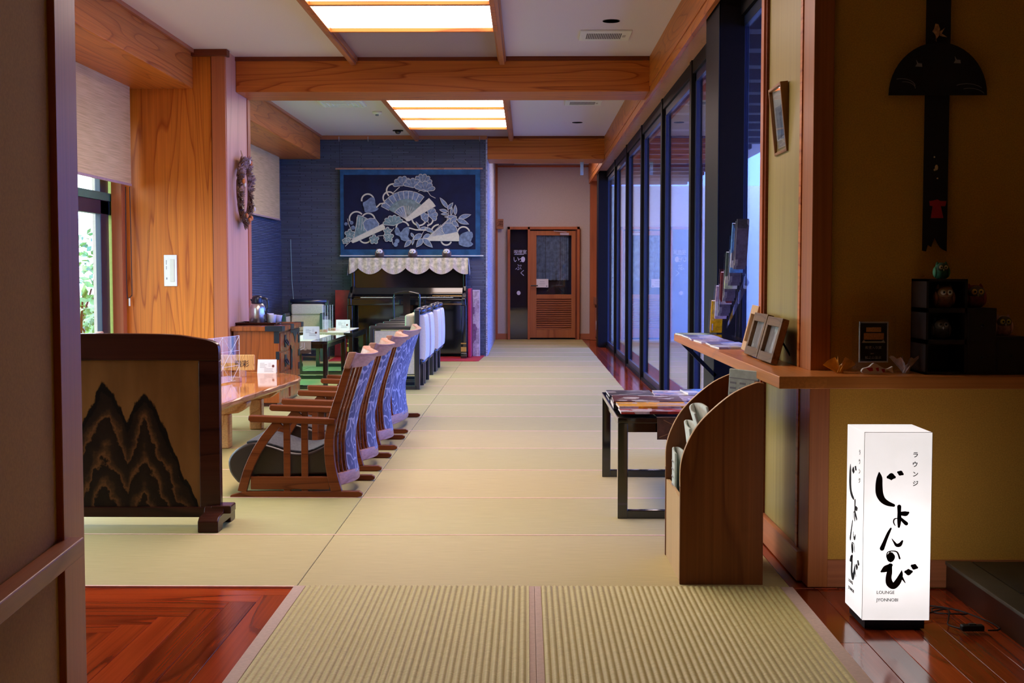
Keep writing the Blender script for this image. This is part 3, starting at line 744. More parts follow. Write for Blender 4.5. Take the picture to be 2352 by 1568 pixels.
for a, b_ in (((-.17,-.14),(.17,-.14)),((.17,-.14),(.17,.18)),((.17,.18),(-.17,.18)),((-.17,.18),(-.17,-.14))):
    rim.tube([(*a,.018),(*b_,.018)], .007, 6)
    rim.add([(a[0]*.93,a[1]*.93,.004),(b_[0]*.93,b_[1]*.93,.004),(b_[0],b_[1],.02),(a[0],a[1],.02)],[(0,1,2,3)])
ob('tray_rim', rim, W_DARK, t)
t = thing('thermal_flask', 'brushed steel thermal flask with navy lid on the tray', 'flask', (-2.36, 11.03, .692))
ob('flask_body', MB().lathe([(.066,0),(.070,.004),(.0705,.10),(.070,.135),(.064,.155),(.054,.172),(.048,.180)], n=32), STEEL, t, smooth=True)
NAVY = plain('navy_plastic', (.012,.014,.03,1), .3)
ob('lid', MB().lathe([(.049,.178),(.051,.19),(.046,.222),(.044,.232),(.036,.244),(.02,.248),(0,.249)], n=32), NAVY, t, smooth=True)
ob('flask_handle', MB().tube(smoothpts([(.035,0,.225),(.075,0,.222),(.092,0,.19),(.090,0,.13),(.070,0,.09)],5), [.010]*21, 8), NAVY, t, smooth=True)
ob('spout', MB().prism([(-.045,.215),(-.060,.220),(-.055,.205),(-.045,.195)], 'y', -.014, .014), NAVY, t, bevel=.003)
CUP = plain('white_paper_cup', (.84,.82,.82,1), .6, noise=.02)
for i, (x, y, tx) in enumerate(((-2.265,11.10,.0),(-2.235,11.05,.12),(-2.20,11.13,.2))):
    c = thing('paper_cup_stack', ['tallest stack of white paper cups touching the steel flask','middle stack of white paper cups, leaning to the right','right-hand stack of white paper cups on the tray'][i], 'cups', (x, y, .693), group='stacks of paper cups on the tray')
    mb_ = MB().lathe([(.026,0),(.034,.085-.008*i),(.036,.088-.008*i),(.032,.084-.008*i),(.024,.004)], n=20)
    c.rotation_euler = (0, tx*.35, 0); ob('cup', mb_, CUP, c, smooth=True)
    ob('cup_rim', MB().tube([(.0355*math.cos(a),.0355*math.sin(a),.088-.008*i) for a in [k*.3927 for k in range(16)]], .0016, 5, closed=True), CUP, c)
for i, (x, y, a) in enumerate(((-2.24,10.93,.3),(-2.205,10.97,1.1),(-2.46,10.95,2.2))):
    o = ob('sugar_sachet', MB().prism([(-.03,-.008),(.03,-.01),(.032,.008),(-.028,.01)], 'z', 0, .004), PAPER, None, loc=(x,y,.698)); o.rotation_euler = (.5,.1,a)
    tag(o, ['white sugar sachet at the near corner of the tray','white sugar sachet beside the paper cups','white sugar sachet left of the flask'][i], 'sachet', 'sachets on the tray')

# ================================================================== LOW BLACK TABLES AND ARMCHAIRS
def runner_cloth(name, white):
    if white: return plain('cream_runner', (.70,.66,.60,1), .8, scale=90)
    m, nt, b = base(name, (.3,.2,.12,1), .8)
    w = N(nt, 'ShaderNodeTexWave', i_Scale=16.0, i_Distortion=3.0, i_Detail=1.0); w.wave_type = 'RINGS'
    nt.links.new(coords(nt, (1,1,1.2)), w.inputs['Vector']); nt.links.new(ramp(nt, w.outputs['Fac'], [(.4,(.10,.045,.025,1)),(.6,(.46,.34,.23,1))]), b.inputs['Base Color']); return m
RUN_W = runner_cloth('w', True); RUN_B = runner_cloth('brown_runner_pattern', False)
def low_table(label, loc, hx=.31, hy=.63, grp='black lacquer low tables'):
    t = thing('low_table', label, 'table', loc, group=grp)
    ob('tabletop', MB().box(-hx, hx, -hy, hy, .445, .470), LACQ, t, bevel=.003)
    ob('apron', MB().box(-hx+.02, hx-.02, -hy+.03, -hy+.05, .40, .445).box(-hx+.02, hx-.02, hy-.05, hy-.03, .40, .445).box(-hx+.02, -hx+.04, -hy+.04, hy-.04, .40, .445).box(hx-.04, hx-.02, -hy+.04, hy-.04, .40, .445), LACQ, t)
    for x in (-1, 1):
        for y in (-1, 1):
            ob('leg', MB().box(x*(hx-.024)-.023, x*(hx-.024)+.023, y*(hy-.03)-.023, y*(hy-.03)+.023, 0, .445), LACQ, t, bevel=.003)
    for y in (-1, 1): ob('floor_bar', MB().box(-hx+.04, hx-.04, y*(hy-.03)-.02, y*(hy-.03)+.02, 0, .038), LACQ, t, bevel=.003)
    return t
TA = low_table('glossy black low table nearest the wooden chest', (-2.26, 12.94, 0))
TB = dup(TA, (-2.26, 14.74, 0), label='glossy black low table in front of the piano')
TC = dup(TA, (.73, 6.42, 0), label='low black table with magazines by the glass wall')
def runner(loc, label, hy=.63, w=.15, drop=.12):
    t = thing('table_runner', label, 'cloth', loc)
    ob('cloth_top', MB().box(-w, w, -hy-.004, hy+.004, 0, .003), RUN_W, t)
    for s_ in (-1, 1):
        y = s_*(hy+.003); ob('patterned_end', MB().prism([(-w,.002),(w,.002),(w,-drop),(-w,-drop)], 'y', min(y,y+s_*.004), max(y,y+s_*.004)), RUN_B, t, label='brown patterned hanging end')
        g = MB(); z0 = -.012
        for k, (q, c_) in enumerate(((.085,.09),(.062,.065))):
            g.strip([(-q,z0),(-q,z0-c_*.6),(0,z0-c_),(q,z0-c_*.6),(q,z0)], .006, 'y', y+s_*.005-.001, y+s_*.005+.001)
        ob('hexagon_braid', g, RUN_W, t)
runner((-2.26, 12.94, .4705), 'cream runner with brown ends over the nearest lounge table')
runner((-2.20, 14.74, .4705), 'cream runner over the low table in front of the piano')
t = thing('table_runner', 'dark brown leaf-patterned runner end under the magazines', 'cloth', (.73, 6.42, .4705))
ob('cloth_top', MB().box(-.13, .17, -.634, .60, 0, .003), RUN_B, t); ob('patterned_end', MB().box(-.13, .17, -.637, -.633, -.10, .002), plain('dark_runner_end', (.10,.045,.025,1), .7, scale=20, noise=.5), t)
g = MB()
for p in (((-.1,-.01),(-.02,-.05),(-.12,-.09)),((.02,-.02),(.08,-.06),(.0,-.09)),((.1,-.01),(.16,-.05),(.1,-.095))): g.strip(list(p), .004, 'y', -.6385, -.637)
ob('leaf_lines', g, plain('brown_line', (.3,.17,.08,1), .7), t)
menu_card((-2.16, 12.62, .474), R(3), 'white menu card on the nearest black lounge table', .16, .13)
menu_card((-2.13, 14.6, .474), R(3), 'white menu card on the low table in front of the piano', .16, .125)
t = thing('table_screen', 'narrow clear table screen seen edge-on on the farther black table', 'screen', (-2.27, 14.35, .474), R(84))
ob('acrylic_sheet', MB().box(-.22, .22, -.003, .003, .01, .30), ACRYL, t)
g = MB()
for i in range(5): g.box(-.22+.11*i-.003, -.22+.11*i+.003, -.005, -.003, .01, .30)
ob('lattice_print', g, MATS['frosted_line'], t)
for x in (-.18,.18): ob('foot_block', MB().box(x-.03,x+.03,-.04,.04,0,.03), W_CREST, t, bevel=.003)

ARML = plain('armchair_lacquer', (.008,.010,.018,1), .28, spec=1.0)
def armchair(label, loc, rz=0, head=False):
    t = thing('lounge_armchair', label, 'armchair', loc, rz, group='cream padded armchairs with black frames')
    hw = .27
    for s_ in (-1, 1):
        y = s_*hw; a, b_ = min(y,y-s_*.05), max(y,y-s_*.05)
        ob('rear_post', MB().box(.20, .25, a, b_, 0, .78), ARML, t, bevel=.004)
        ob('front_post', MB().box(-.24, -.195, a, b_, 0, .60), ARML, t, bevel=.004)
        ob('arm_rail', MB().box(-.24, .22, a, b_, .585, .625), ARML, t, bevel=.012)
        ob('side_panel', MB().box(-.19, .20, min(y-s_*.008,y-s_*.042), max(y-s_*.008,y-s_*.042), .15, .575), CREAM, t, bevel=.006)
        ob('floor_bar', MB().box(-.20, .22, a, b_, 0, .035), ARML, t)
    ob('seat_cushion', MB().box(-.25, .18, -hw+.055, hw-.055, .24, .38), CREAM, t, bevel=.03, seg=3)
    ob('seat_frame', MB().box(-.22, .20, -hw+.05, hw-.05, .15, .24), ARML, t)
    ob('top_rail', MB().tube([(.225,-hw+.03,.765),(.225,hw-.03,.765)], .032, 14).tube([(.262,-hw+.05,.765),(.262,hw-.05,.765)], .026, 14), plain('black_rail', (.010,.016,.04,1), .3, spec=1.0), t, smooth=True)
    ob('lower_rail', MB().tube([(.262,-hw+.05,.27),(.262,hw-.05,.27)], .028, 14), MATS['black_rail'], t, smooth=True)
    pf = smoothpts([(.235,.29),(.285,.285),(.308,.32),(.312,.52),(.300,.70),(.275,.728),(.24,.73)], 3)
    ob('rear_pad', MB().prism(pf+[(.225,.70),(.225,.32)], 'y', -hw+.052, hw-.052), WHITEF, t, bevel=.008)
    ob('back_pad', MB().box(.12, .20, -hw+.055, hw-.055, .38, .60), CREAM, t, bevel=.02, seg=3)
    ob('head_pad', MB().box(.10, .20, -hw+.055, hw-.055, .59, .732), CREAM, t, bevel=.025, seg=3)
    return t
A1 = armchair('lounge armchair with white back pad, nearest the row of rocking armchairs', (-1.295, 12.55, 0))
for y, l in ((13.23, 'second lounge armchair with white back pad behind the rocking chairs'), (14.33, 'third lounge armchair with white back pad behind the rocking chairs'), (14.95, 'lounge armchair with white back pad nearest the piano keys')):
    dup(A1, (-1.295, y, 0), label=l)
dup(A1, (-2.885, 16.45, 0), rz=R(90), label='cream padded armchair facing the camera against the slate wall')


# ================================================================== PIANO
PB = LACQ
t = thing('upright_piano', 'glossy black upright piano against the slate wall', 'piano', (-1.59, 17.0, .0125))
ob('lower_case', MB().box(-.745, .745, .0, .27, .04, .72), PB, t, bevel=.005)
ob('upper_case', MB().box(-.735, .735, .04, .27, .72, 1.30), PB, t, bevel=.005)
ob('lid', MB().box(-.77, .77, .0, .29, 1.30, 1.325), PB, t, bevel=.005)
for s_ in (-1, 1):
    x = s_*.755; ob('side_panel', MB().box(x-.02, x+.02, .002, .28, 0, 1.30), PB, t, bevel=.004)
    ob('key_cheek', MB().prism([(-.33,.70),(.0,.70),(.0,.95),(-.05,.94),(-.30,.81),(-.33,.79)], 'x', x-.025, x+.025), PB, t, bevel=.006)
    ob('front_leg', MB().box(x-.035, x+.035, -.30, -.23, .06, .70), PB, t, bevel=.006)
    ob('toe_block', MB().box(x-.04, x+.04, -.33, .02, 0, .07), PB, t, bevel=.008)
    ob('caster_brass', MB().box(x-.036, x+.036, -.334, -.328, .09, .15).box(x-.036, x+.036, -.334, -.328, .19,.205), GOLD, t)
ob('key_bed', MB().box(-.74, .74, -.32, .02, .70, .785), PB, t, bevel=.008)
keys = MB()
for i in range(52): keys.box(-.615+.0236*i, -.615+.0236*i+.0222, -.28, -.13, .787, .806)
ob('white_keys', keys, plain('ivory_keys', (.8,.76,.62,1), .25, noise=.02), t)
bk = MB()
for i in range(51):
    if i % 7 not in (1, 4): bk.box(-.615+.0236*(i+1)-.006, -.615+.0236*(i+1)+.006, -.23, -.13, .80, .822)
ob('black_keys', bk, LACQ, t)
ob('fall_board', MB().prism([(-.12,.80),(-.02,.82),(.02,.93),(.0,.93),(-.04,.845),(-.12,.815)], 'x', -.73, .73), PB, t, bevel=.003)
ob('key_slip', MB().box(-.70, .70, -.318, -.295, .785, .80), PB, t)
ob('brass_strip', MB().box(.32, .74, -.327, -.3215, .715, .722).box(.32,.72,-.05,-.045,.865,.871), GOLD, t)
for x in (-.08, 0, .08): ob('pedal', MB().box(x-.02, x+.02, -.10, 0, .05, .065), GOLD, t, bevel=.004)
LACE = plain('lace_cloth', (.62,.52,.38,1), .8, scale=26, noise=.35, bmp=.004)
c = thing('piano_cloth', 'cream lace cloth with scalloped fringe draped over the piano top', 'cloth', (-1.59, 17.0, 1.3385))
ob('cloth_top', MB().box(-.79, .79, -.012, .29, 0, .006), LACE, c)
def scallop(u):                                    # u in 0..1 along the front
    k = 5.0; f = abs(math.sin(math.pi*(u*k+.62))); return .075+.085*f**.8
vs = []; n_ = 120
fr_ = []
for i in range(n_+1):
    u = i/n_; x = -.80+1.60*u; d = scallop(u); w_ = -.016-.006*math.sin(u*95)
    vs += [(x,w_,.004),(x,w_-.002,-d*.5),(x,w_-.004,-d)]; fr_ += [(x,w_-.003,-d+.004),(x,w_-.007-.003*(i % 2),-d-.055)]
ob('scalloped_front', MB().add(vs, [(3*i+k,3*i+3+k,3*i+4+k,3*i+1+k) for i in range(n_) for k in (0,1)]), LACE, c)
ob('fringe', MB().add(fr_, [(2*i,2*i+2,2*i+3,2*i+1) for i in range(n_)]), plain('fringe_thread', (.56,.44,.36,1), .9, scale=180, noise=.4), c)
for s_ in (-1, 1):
    x = s_*.80; ob('side_drop', MB().add([(x,-.02,.004),(x,.27,.004),(x*1.02,.25,-.16),(x*1.03,.10,-.20),(x*1.03,-.03,-.235)], [(0,1,2,3,4)]), LACE, c)
def owl(label, loc, s=1.0, body=(.05,.03,.03,1), face=(.8,.78,.76,1), cat_='ornament', name='owl_figure', rz=0, eye=(.8,.78,.7,1), beak=(.7,.4,.03,1), grp=None):
    t = thing(name, label, cat_, loc, rz, group=grp); t.scale = (s,)*3
    kb = '_%02x%02x%02x' % tuple(int(255*v) for v in body[:3])
    ob('body', MB().lathe([(.028,0),(.040,.006),(.048,.035),(.047,.065),(.038,.092),(.02,.106),(0,.109)], n=22, sy=.85), plain('figure_body'+kb, body, .7, scale=60, noise=.3), t, smooth=True)
    for q in (-1, 1):
        ob('wing', MB().ball((q*.042,.0,.045), .014,.026,.036), plain('figure_wing'+kb, tuple(min(1,v*2.2+.03) for v in body[:3])+(1,), .7), t, smooth=True)
        ob('ear_tuft', MB().lathe([(.013,0),(.009,.012),(0,.024)], (q*.028,0,.093), 8), MATS['figure_body'+kb], t)
        e = ob('eye', MB().ball((q*.016,-.042,.076), .0135,.006,.0135), plain('figure_eye_%d' % int(100*eye[2]), eye, .3, noise=0), t, smooth=True)
        ob('pupil', MB().ball((q*.014,-.048,.076), .0055,.003,.0055), INK, e, smooth=True)
    ob('face_disc', MB().ball((0,-.026,.074), .040,.019,.031), plain('figure_face_%d' % int(100*face[0]+10*face[1]), face, .8), t, smooth=True)
    ob('beak', MB().lathe([(0,-.012),(.006,0),(0,.008)], (0,-.048,.062), 6), plain('figure_beak_%d' % int(100*beak[0]), beak, .4, noise=0), t)
    return t
for x, l in ((-1.995,'owl figure on the piano cloth, leftmost of the three'),(-1.545,'owl figure on the piano cloth, in the middle of the three'),(-1.085,'owl figure on the piano cloth, rightmost of the three')):
    owl(l, (x, 17.12, 1.3450), 1.15, grp='owl figures on the piano')
t = thing('piano_chair', 'black piano chair with arched open back before the keys', 'chair', (-1.55, 16.43, .0125))
for x in (-.165, .165):
    ob('leg', MB().box(x-.014, x+.014, -.155, -.125, 0, .45), LACQ, t, bevel=.003); ob('leg', MB().box(x-.014, x+.014, .13, .16, 0, .45), LACQ, t, bevel=.003)
ob('back_frame', MB().tube(smoothpts([(-.165,-.14,.43),(-.168,-.15,.70),(-.165,-.155,.84),(-.13,-.155,.865),(0,-.16,.885),(.13,-.155,.865),(.165,-.155,.84),(.168,-.15,.70),(.165,-.14,.43)],5), .012, 8), LACQ, t, smooth=True)
ob('back_splat', MB().box(-.045, .045, -.155, -.145, .52, .86).box(-.08, .08, -.156,-.146,.56,.60), LACQ, t)
ob('back_rail', MB().box(-.16, .16, -.158,-.142,.50,.53).box(-.15,.15,-.158,-.142,.80,.83), LACQ, t)
ob('seat', MB().box(-.18, .18, -.16, .18, .43, .50), LACQ, t, bevel=.015)
tag(ob('piano_carpet', MB().prism([(-2.56,16.26),(-.66,16.26),(-.62,16.30),(-.58,17.29),(-2.60,17.29)], 'z', .0, .012), RED, None, bevel=.003), 'red felt carpet spread under the piano', 'carpet')
o = tag(ob('red_board', MB().box(-.115, .115, -.012, .012, 0, .90), REDB, None, loc=(-2.495, 17.10, .0125), bevel=.003), 'dark red board standing left of the piano', 'board'); o.rotation_euler = (R(-6),0,0)
o = tag(ob('red_board', MB().box(-.022, .022, -.22, .2, 0, .92), plain('red_felt_roll', (.45,.012,.05,1), .7), None, loc=(-.765, 17.06, .0125), bevel=.01), 'narrow upright red felt-covered board right of the piano', 'board')
t = thing('rolled_screen', 'tall narrow patterned purple panel leaning between piano and wall edge', 'panel', (-.685, 17.12, .0125))
ob('patterned_face', MB().box(-.045, .04, -.012, .0, 0, .89), printed('purple_print', [(.12,.05,.16,1),(.42,.34,.42,1),(.55,.48,.52,1),(.2,.1,.2,1)], 3, (14,1,5)), t)
ob('back_board', MB().box(-.05, .05, .0, .012, 0, .90), plain('pale_back_board', (.55,.5,.6,1), .7), t)

# ================================================================== INDIGO HANGING
INDIGO = plain('indigo_cloth', (.003,.005,.030,1), .9, scale=6, noise=.35)
INDB = plain('indigo_border', (.018,.085,.19,1), .9, scale=8, noise=.35)
t = thing('wall_hanging', 'indigo cloth hanging with fans, pine and bamboo above the piano', 'wall hanging', (0, 17.23, 0))
ob('border_cloth', MB().box(-2.54, -.635, 0, .006, 1.36, 2.565), INDB, t)
Y_ = 17.23
def T(x, y): return ((780+x/7.127-1210)*17.3/2900*1.0+.004, 2.564-(y-40)/7.127*17.33/2900)
x0, z0 = T(85,1355); x1, z1 = T(2225,150)
ob('centre_cloth', MB().box(x0, x1, -.004, 0, z0, z1), INDIGO, t)
ob('hanging_rod', MB().tube([(-2.60,.0,2.555),(-.60,.0,2.555)], .012), W_CREST, t)
ob('bottom_rod', MB().tube([(-2.55,.004,1.375),(-.59,.004,1.375)], .008), PLASTIC, t)
for x in (-2.545, -.64): ob('cord', MB().tube([(x,.01,2.555),(x,.01,2.945)], .003, 5), INK, t)
FILL = plain('resist_fill', (.15,.20,.27,1), .9, scale=25, noise=.35); LINEC = plain('resist_line', (.52,.50,.40,1), .9, noise=.05)
FILL2 = plain('resist_fill_green', (.15,.23,.22,1), .9, scale=25, noise=.3); PALEC = plain('resist_pale', (.60,.57,.42,1), .9)
fillmb, linemb, fill2, palemb = MB(), MB(), MB(), MB(); lay = [0]
def shape(pts, mbf, close=True, lw=9, outline=True):
    lay[0] += 1; d = -.0045-.00022*lay[0]
    P_ = [T(*p) for p in pts]
    if mbf is not None: mbf.prism(P_, 'y', d, d-.0002)
    if outline: linemb.strip(P_+([P_[0]] if close else []), lw/7.127*17.3/2900, 'y', d-.00018, d-.0005)
def line(pts, lw=9, mbx=None):
    lay[0] += 1; d = -.0045-.00022*lay[0]; (mbx or linemb).strip([T(*p) for p in pts], lw/7.127*17.3/2900, 'y', d, d-.0003)
def ring(cx, cy, r, a0=0, a1=360, lw=24):
    n = max(8, int(abs(a1-a0)/12)); line([(cx+r*math.cos(R(a0+(a1-a0)*i/n)), cy-r*math.sin(R(a0+(a1-a0)*i/n))) for i in range(n+1)], lw, palemb)
def cloud(cx, cy, rx, ry, lobes=5, rot=0, mbf=None):
    pts = []
    for i in range(lobes):
        a0 = math.pi-math.pi*i/lobes; a1 = math.pi-math.pi*(i+1)/lobes
        for k in range(6):
            a = a0+(a1-a0)*k/6; q = 1+.20*math.sin(math.pi*k/6); pts.append((rx*q*math.cos(a), -ry*q*math.sin(a)))
    pts += [(rx,0)]+[(rx*(1-.5*i), ry*(.28-.16*(i%2))) for i in range(1,4)]
    c_, s_ = math.cos(R(rot)), math.sin(R(rot)); pts = [(cx+x*c_-y*s_, cy+x*s_+y*c_) for x, y in pts]
    shape(pts, mbf or fillmb)
    for i in range(1, lobes):
        a = math.pi-math.pi*i/lobes; p = (rx*.95*math.cos(a), -ry*.95*math.sin(a)); line([(cx+p[0]*c_-p[1]*s_, cy+p[0]*s_+p[1]*c_), (cx+p[0]*.45*c_-p[1]*.3*s_, cy+p[0]*.45*s_+p[1]*.3*c_)], 4)
def leaf(x0, y0, x1, y1, w, mbf=None):
    dx, dy = x1-x0, y1-y0; l = math.hypot(dx, dy); nx, ny = -dy/l, dx/l
    A = [(x0+dx*u+nx*w/2*math.sin(math.pi*u**.8), y0+dy*u+ny*w/2*math.sin(math.pi*u**.8)) for u in [i/8 for i in range(9)]]
    B = [(x0+dx*u-nx*w/2*math.sin(math.pi*u**.8), y0+dy*u-ny*w/2*math.sin(math.pi*u**.8)) for u in [1-i/8 for i in range(1,8)]]
    shape(A+B, mbf or fillmb, lw=7)
def flower(cx, cy, r):
    pts = []
    for i in range(5):
        for k in range(7):
            a = 2*math.pi*(i+k/7)/5-math.pi/2-math.pi/5; q = r*(.62+.38*math.sin(math.pi*k/7)); pts.append((cx+q*math.cos(a), cy+q*math.sin(a)))
    shape(pts, fill2)
    for i in range(5):
        a = 2*math.pi*i/5-math.pi/2; line([(cx,cy),(cx+r*.4*math.cos(a), cy+r*.4*math.sin(a))], 4)
def wedge(cx, cy, r0, r1, a0, a1, mbf, outline=True):
    n = max(3, int(abs(a1-a0)/6)); pts = [(cx+r1*math.cos(R(a0+(a1-a0)*i/n)), cy-r1*math.sin(R(a0+(a1-a0)*i/n))) for i in range(n+1)]
    pts += [(cx+r0*math.cos(R(a1+(a0-a1)*i/n)), cy-r0*math.sin(R(a1+(a0-a1)*i/n))) for i in range(n+1)]; shape(pts, mbf, outline=outline)
# rings
ring(890,405,108,60,230); ring(820,520,95,0,360); ring(475,560,100,10,190); ring(290,860,115,40,200); ring(480,880,110,0,150); ring(430,1150,100,180,350)
ring(1310,850,118,180,380); ring(1440,870,95,270,360); ring(1630,1080,125,90,350); ring(1750,1200,85,180,340); ring(2030,1090,100,10,170); ring(1040,1010,105,20,180)
# clouds of pine
cloud(1370,290,130,130,6); cloud(1035,300,125,105,5,-20); cloud(1210,330,135,105,5); cloud(1400,390,145,115,5,6); cloud(1490,800,105,100,4,60); cloud(1370,850,75,85,3,60)
# large fan
for i in range(9):
    a = 152-11*i; wedge(1110,880,330,470,a,a-11,fillmb)
wedge(1110,880,90,340,150,40,fill2,False)
for i in range(28): line([(1110+110*math.cos(R(150-3.9*i)),880-110*math.sin(R(150-3.9*i))),(1110+325*math.cos(R(150-3.9*i)),880-325*math.sin(R(150-3.9*i)))], 2)
wedge(1110,880,20,230,148,100,fillmb)
for i in range(9): line([(1110,880),(1110+230*math.cos(R(148-11*i)),880-230*math.sin(R(148-11*i)))], 6)
shape([(1090,870),(1115,840),(1475,530),(1530,590),(1580,655),(1150,895),(1110,900)], palemb)
for i in range(6): line([(1430+22*i,560+26*i),(1400+22*i,600+24*i),(1440+18*i,610+18*i)], 4)
cloud(890,940,140,115,6,-8,fill2)
# left fan
wedge(240,1225,60,430,80,26,fill2)
for i in range(6): line([(300+45*i,830+8*i),(290+40*i,1000+20*i)], 7)
shape([(400,930),(440,880),(520,850),(600,860),(660,940),(640,1010),(470,1070),(420,1010)], fillmb)
shape([(200,1220),(240,1180),(720,945),(750,985),(760,1020),(300,1225),(230,1250)], palemb)
# right fan
wedge(1420,1200,120,520,42,12,fillmb)
for i in range(7): line([(1430,1190),(1430+330*math.cos(R(45-5*i)),1190-330*math.sin(R(45-5*i)))], 7)
shape([(1400,1170),(1520,1150),(1940,1080),(1960,1140),(1960,1220),(1430,1215)], palemb)
shape([(1680,990),(1740,930),(1850,930),(1920,1010),(1930,1075),(1730,1120),(1690,1060)], fillmb)
# money-bag shapes
for q in ([(400,600),(470,560),(530,515),(590,530),(600,600),(620,660),(655,700),(600,740),(500,760),(430,750),(415,680),(400,640)],
          [(910,1060),(940,1000),(975,1010),(1010,1080),(1060,1020),(1150,990),(1150,1080),(1130,1150),(1160,1190),(1100,1225),(1020,1200),(1000,1150),(930,1120)],
          [(2100,1065),(2170,1075),(2185,1150),(2150,1230),(2190,1270),(2110,1320),(1960,1280),(1965,1200),(1980,1120),(2040,1085)]): shape(smoothpts(q,2), fillmb, outline=False)
# bamboo
for q in ((1780,690,1650,520,60),(1775,710,1865,600,55),(1775,745,1640,715,50),(1780,785,1665,785,38),(1830,800,1845,670,40),(1900,800,1900,635,55),(1925,830,1720,830,55),(1955,850,2155,795,70),(1920,835,1810,930,80),(1925,870,2120,950,75),(1850,900,1955,990,70),
          (1320,1030,1260,905,40),(1450,1020,1320,1020,60),(1400,1010,1560,1080,60),(1490,1115,1370,1170,65),(1360,1110,1200,1200,85),(1180,1090,1230,1170,40),(1180,1205,1070,1320,70),(1220,1180,1200,1285,35),(1370,1180,1265,1320,85),(1370,1180,1530,1325,85)): leaf(*q)
line([(1780,700),(1790,790),(1760,900)], 8); line([(1450,900),(1480,960),(1400,1040),(1360,1110)], 8)
# plum
for q in ((185,1110,85),(815,1155,85),(580,1195,80),(800,1065,70),(110,1220,50),(160,1200,40)): flower(*q)
for q in ((125,945,28),(215,925,32),(240,1005,35),(955,1220,38),(930,1275,38)): shape([(q[0]+q[2]*math.cos(i*.6283), q[1]+q[2]*math.sin(i*.6283)) for i in range(10)], fillmb, outline=False)
line([(150,860),(165,940),(200,1020)], 9); line([(110,1305),(180,1240),(250,1190)], 9); line([(860,1180),(890,1280)], 8); line([(640,1140),(740,1130),(740,1190)], 10); line([(905,1010),(860,1070),(830,1080)], 9); line([(1150,1010),(1260,1040),(1420,1045)], 20, palemb); line([(620,680),(680,620),(760,610)], 22, palemb)
line([(900,440),(960,385),(1000,350)], 12); line([(1300,420),(1380,390),(1460,430),(1500,490),(1580,530)], 9)
ob('motif_fill', fillmb, FILL, t); ob('motif_fill_green', fill2, FILL2, t); ob('motif_pale', palemb, PALEC, t); ob('motif_outline', linemb, LINEC, t)
hk = MB()
for x in (-2.545,-2.15,-1.50,-.64): tag(ob('picture_hook', MB().tube([(x,17.19,2.985),(x,17.19,2.93),(x,17.205,2.92)], .004, 5), STEEL, None), {-2.545:'steel picture hook holding the left cord of the wall hanging',-2.15:'steel picture hook left of the first ceiling rail, empty',-1.50:'steel picture hook beside the ceiling rail end, empty',-.64:'steel picture hook holding the right cord of the wall hanging'}[x], 'hook', 'hooks on the picture rail')

# ================================================================== COUNTER AND WHAT STANDS ON IT
t = thing('counter_shelf', 'L-shaped wooden counter shelf wrapping the corner post', 'shelf', (.85, 4.25, .745))
ob('long_board', MB().prism([(0,0),(.163,0),(.163,3.03),(.24,3.03),(.24,3.04),(0,3.04)], 'z', 0, .042), W_COUNTER, t, bevel=.003)
ob('front_board', MB().box(.158, 2.6, 0, .270, 0, .042), wood('counter_front_wood', (.56,.20,.045,1), (.42,.14,.03,1), 'x', rough=.3, rings=4, scale=3), t, bevel=.003)
ob('bracket', MB().strip([(.04,-.003),(.235,-.20)], .022, 'y', 3.0, 3.03).box(.225, .246, 3.0, 3.03, -.26, 0), BLACK, t)
CT = .7872

t = thing('wall_picture', 'small framed picture tilting off the pale wooden wall', 'picture', (1.0, 5.09, 1.745)); t.rotation_euler = (0, R(-6), 0)
F_ = MB().box(-.002,.03,-.12,-.108,-.135,.135).box(-.002,.03,.108,.12,-.135,.135).box(-.002,.03,-.108,.108,-.135,-.123).box(-.002,.03,-.108,.108,.123,.135)
ob('frame', F_, wood('picture_frame_wood', (.32,.15,.06,1), (.2,.08,.03,1), 'z', rings=3), t, bevel=.002)
ob('mount', MB().box(.012,.018,-.108,.108,-.123,.123), plain('picture_mount', (.6,.62,.62,1), .7), t)
ob('print', MB().box(.0105,.012,-.07,.07,-.075,.055), printed('blue_photo_print', [(.05,.07,.12,1),(.12,.15,.24,1),(.3,.35,.42,1),(.08,.08,.14,1)], 5, (1,26,14)), t)
ob('glazing', MB().box(.006,.008,-.108,.108,-.123,.123), ACRYL, t)

def photo_frame(label, loc, rz, w, h, mat, thick=.03, lean=16, bw=.035, grp='photo frames on the counter'):
    t = thing('photo_frame', label, 'photo frame', (loc[0], loc[1], loc[2]+.008), rz, group=grp); L = R(lean)
    def rot(mb): return mb.xf(Matrix.Rotation(L, 4, 'Y'))
    ob('frame', rot(MB().box(0,thick,-w/2,-w/2+bw,0,h).box(0,thick,w/2-bw,w/2,0,h).box(0,thick,-w/2+bw,w/2-bw,0,bw).box(0,thick,-w/2+bw,w/2-bw,h-bw,h)), mat, t, bevel=.002)
    ob('photo', rot(MB().box(.016,.019,-w/2+bw,w/2-bw,bw,h-bw)), printed('framed_photo_%d' % int(loc[1]*100), [(.30,.27,.26,1),(.42,.42,.42,1),(.20,.18,.17,1),(.36,.40,.38,1)], loc[1], (1,16,3)), t)
    ob('back_board', rot(MB().box(.020,thick+.002,-w/2+.008,w/2-.008,.008,h-.008)), BLACK, t)
    x0 = h*.62*math.sin(L)+thick; ob('strut', MB().tube([(x0,0,h*.62*math.cos(L)),(x0+.06,0,.003)], .004, 6), BLACK, t)
photo_frame('dark wooden photo frame nearest the counter corner, leaning on a strut', (.918, 4.90, CT), 0, .29, .175, W_FRAMEL, .026, 15)
photo_frame('dark wooden photo frame beside the magazines, middle of the three frames', (.925, 5.24, CT), R(0), .29, .180, W_FRAMEL, .026, 15)
photo_frame('light wooden photo frame standing behind the two dark ones', (.955, 5.56, CT), R(-4), .26, .205, W_RACKL, .024, 14, .04)
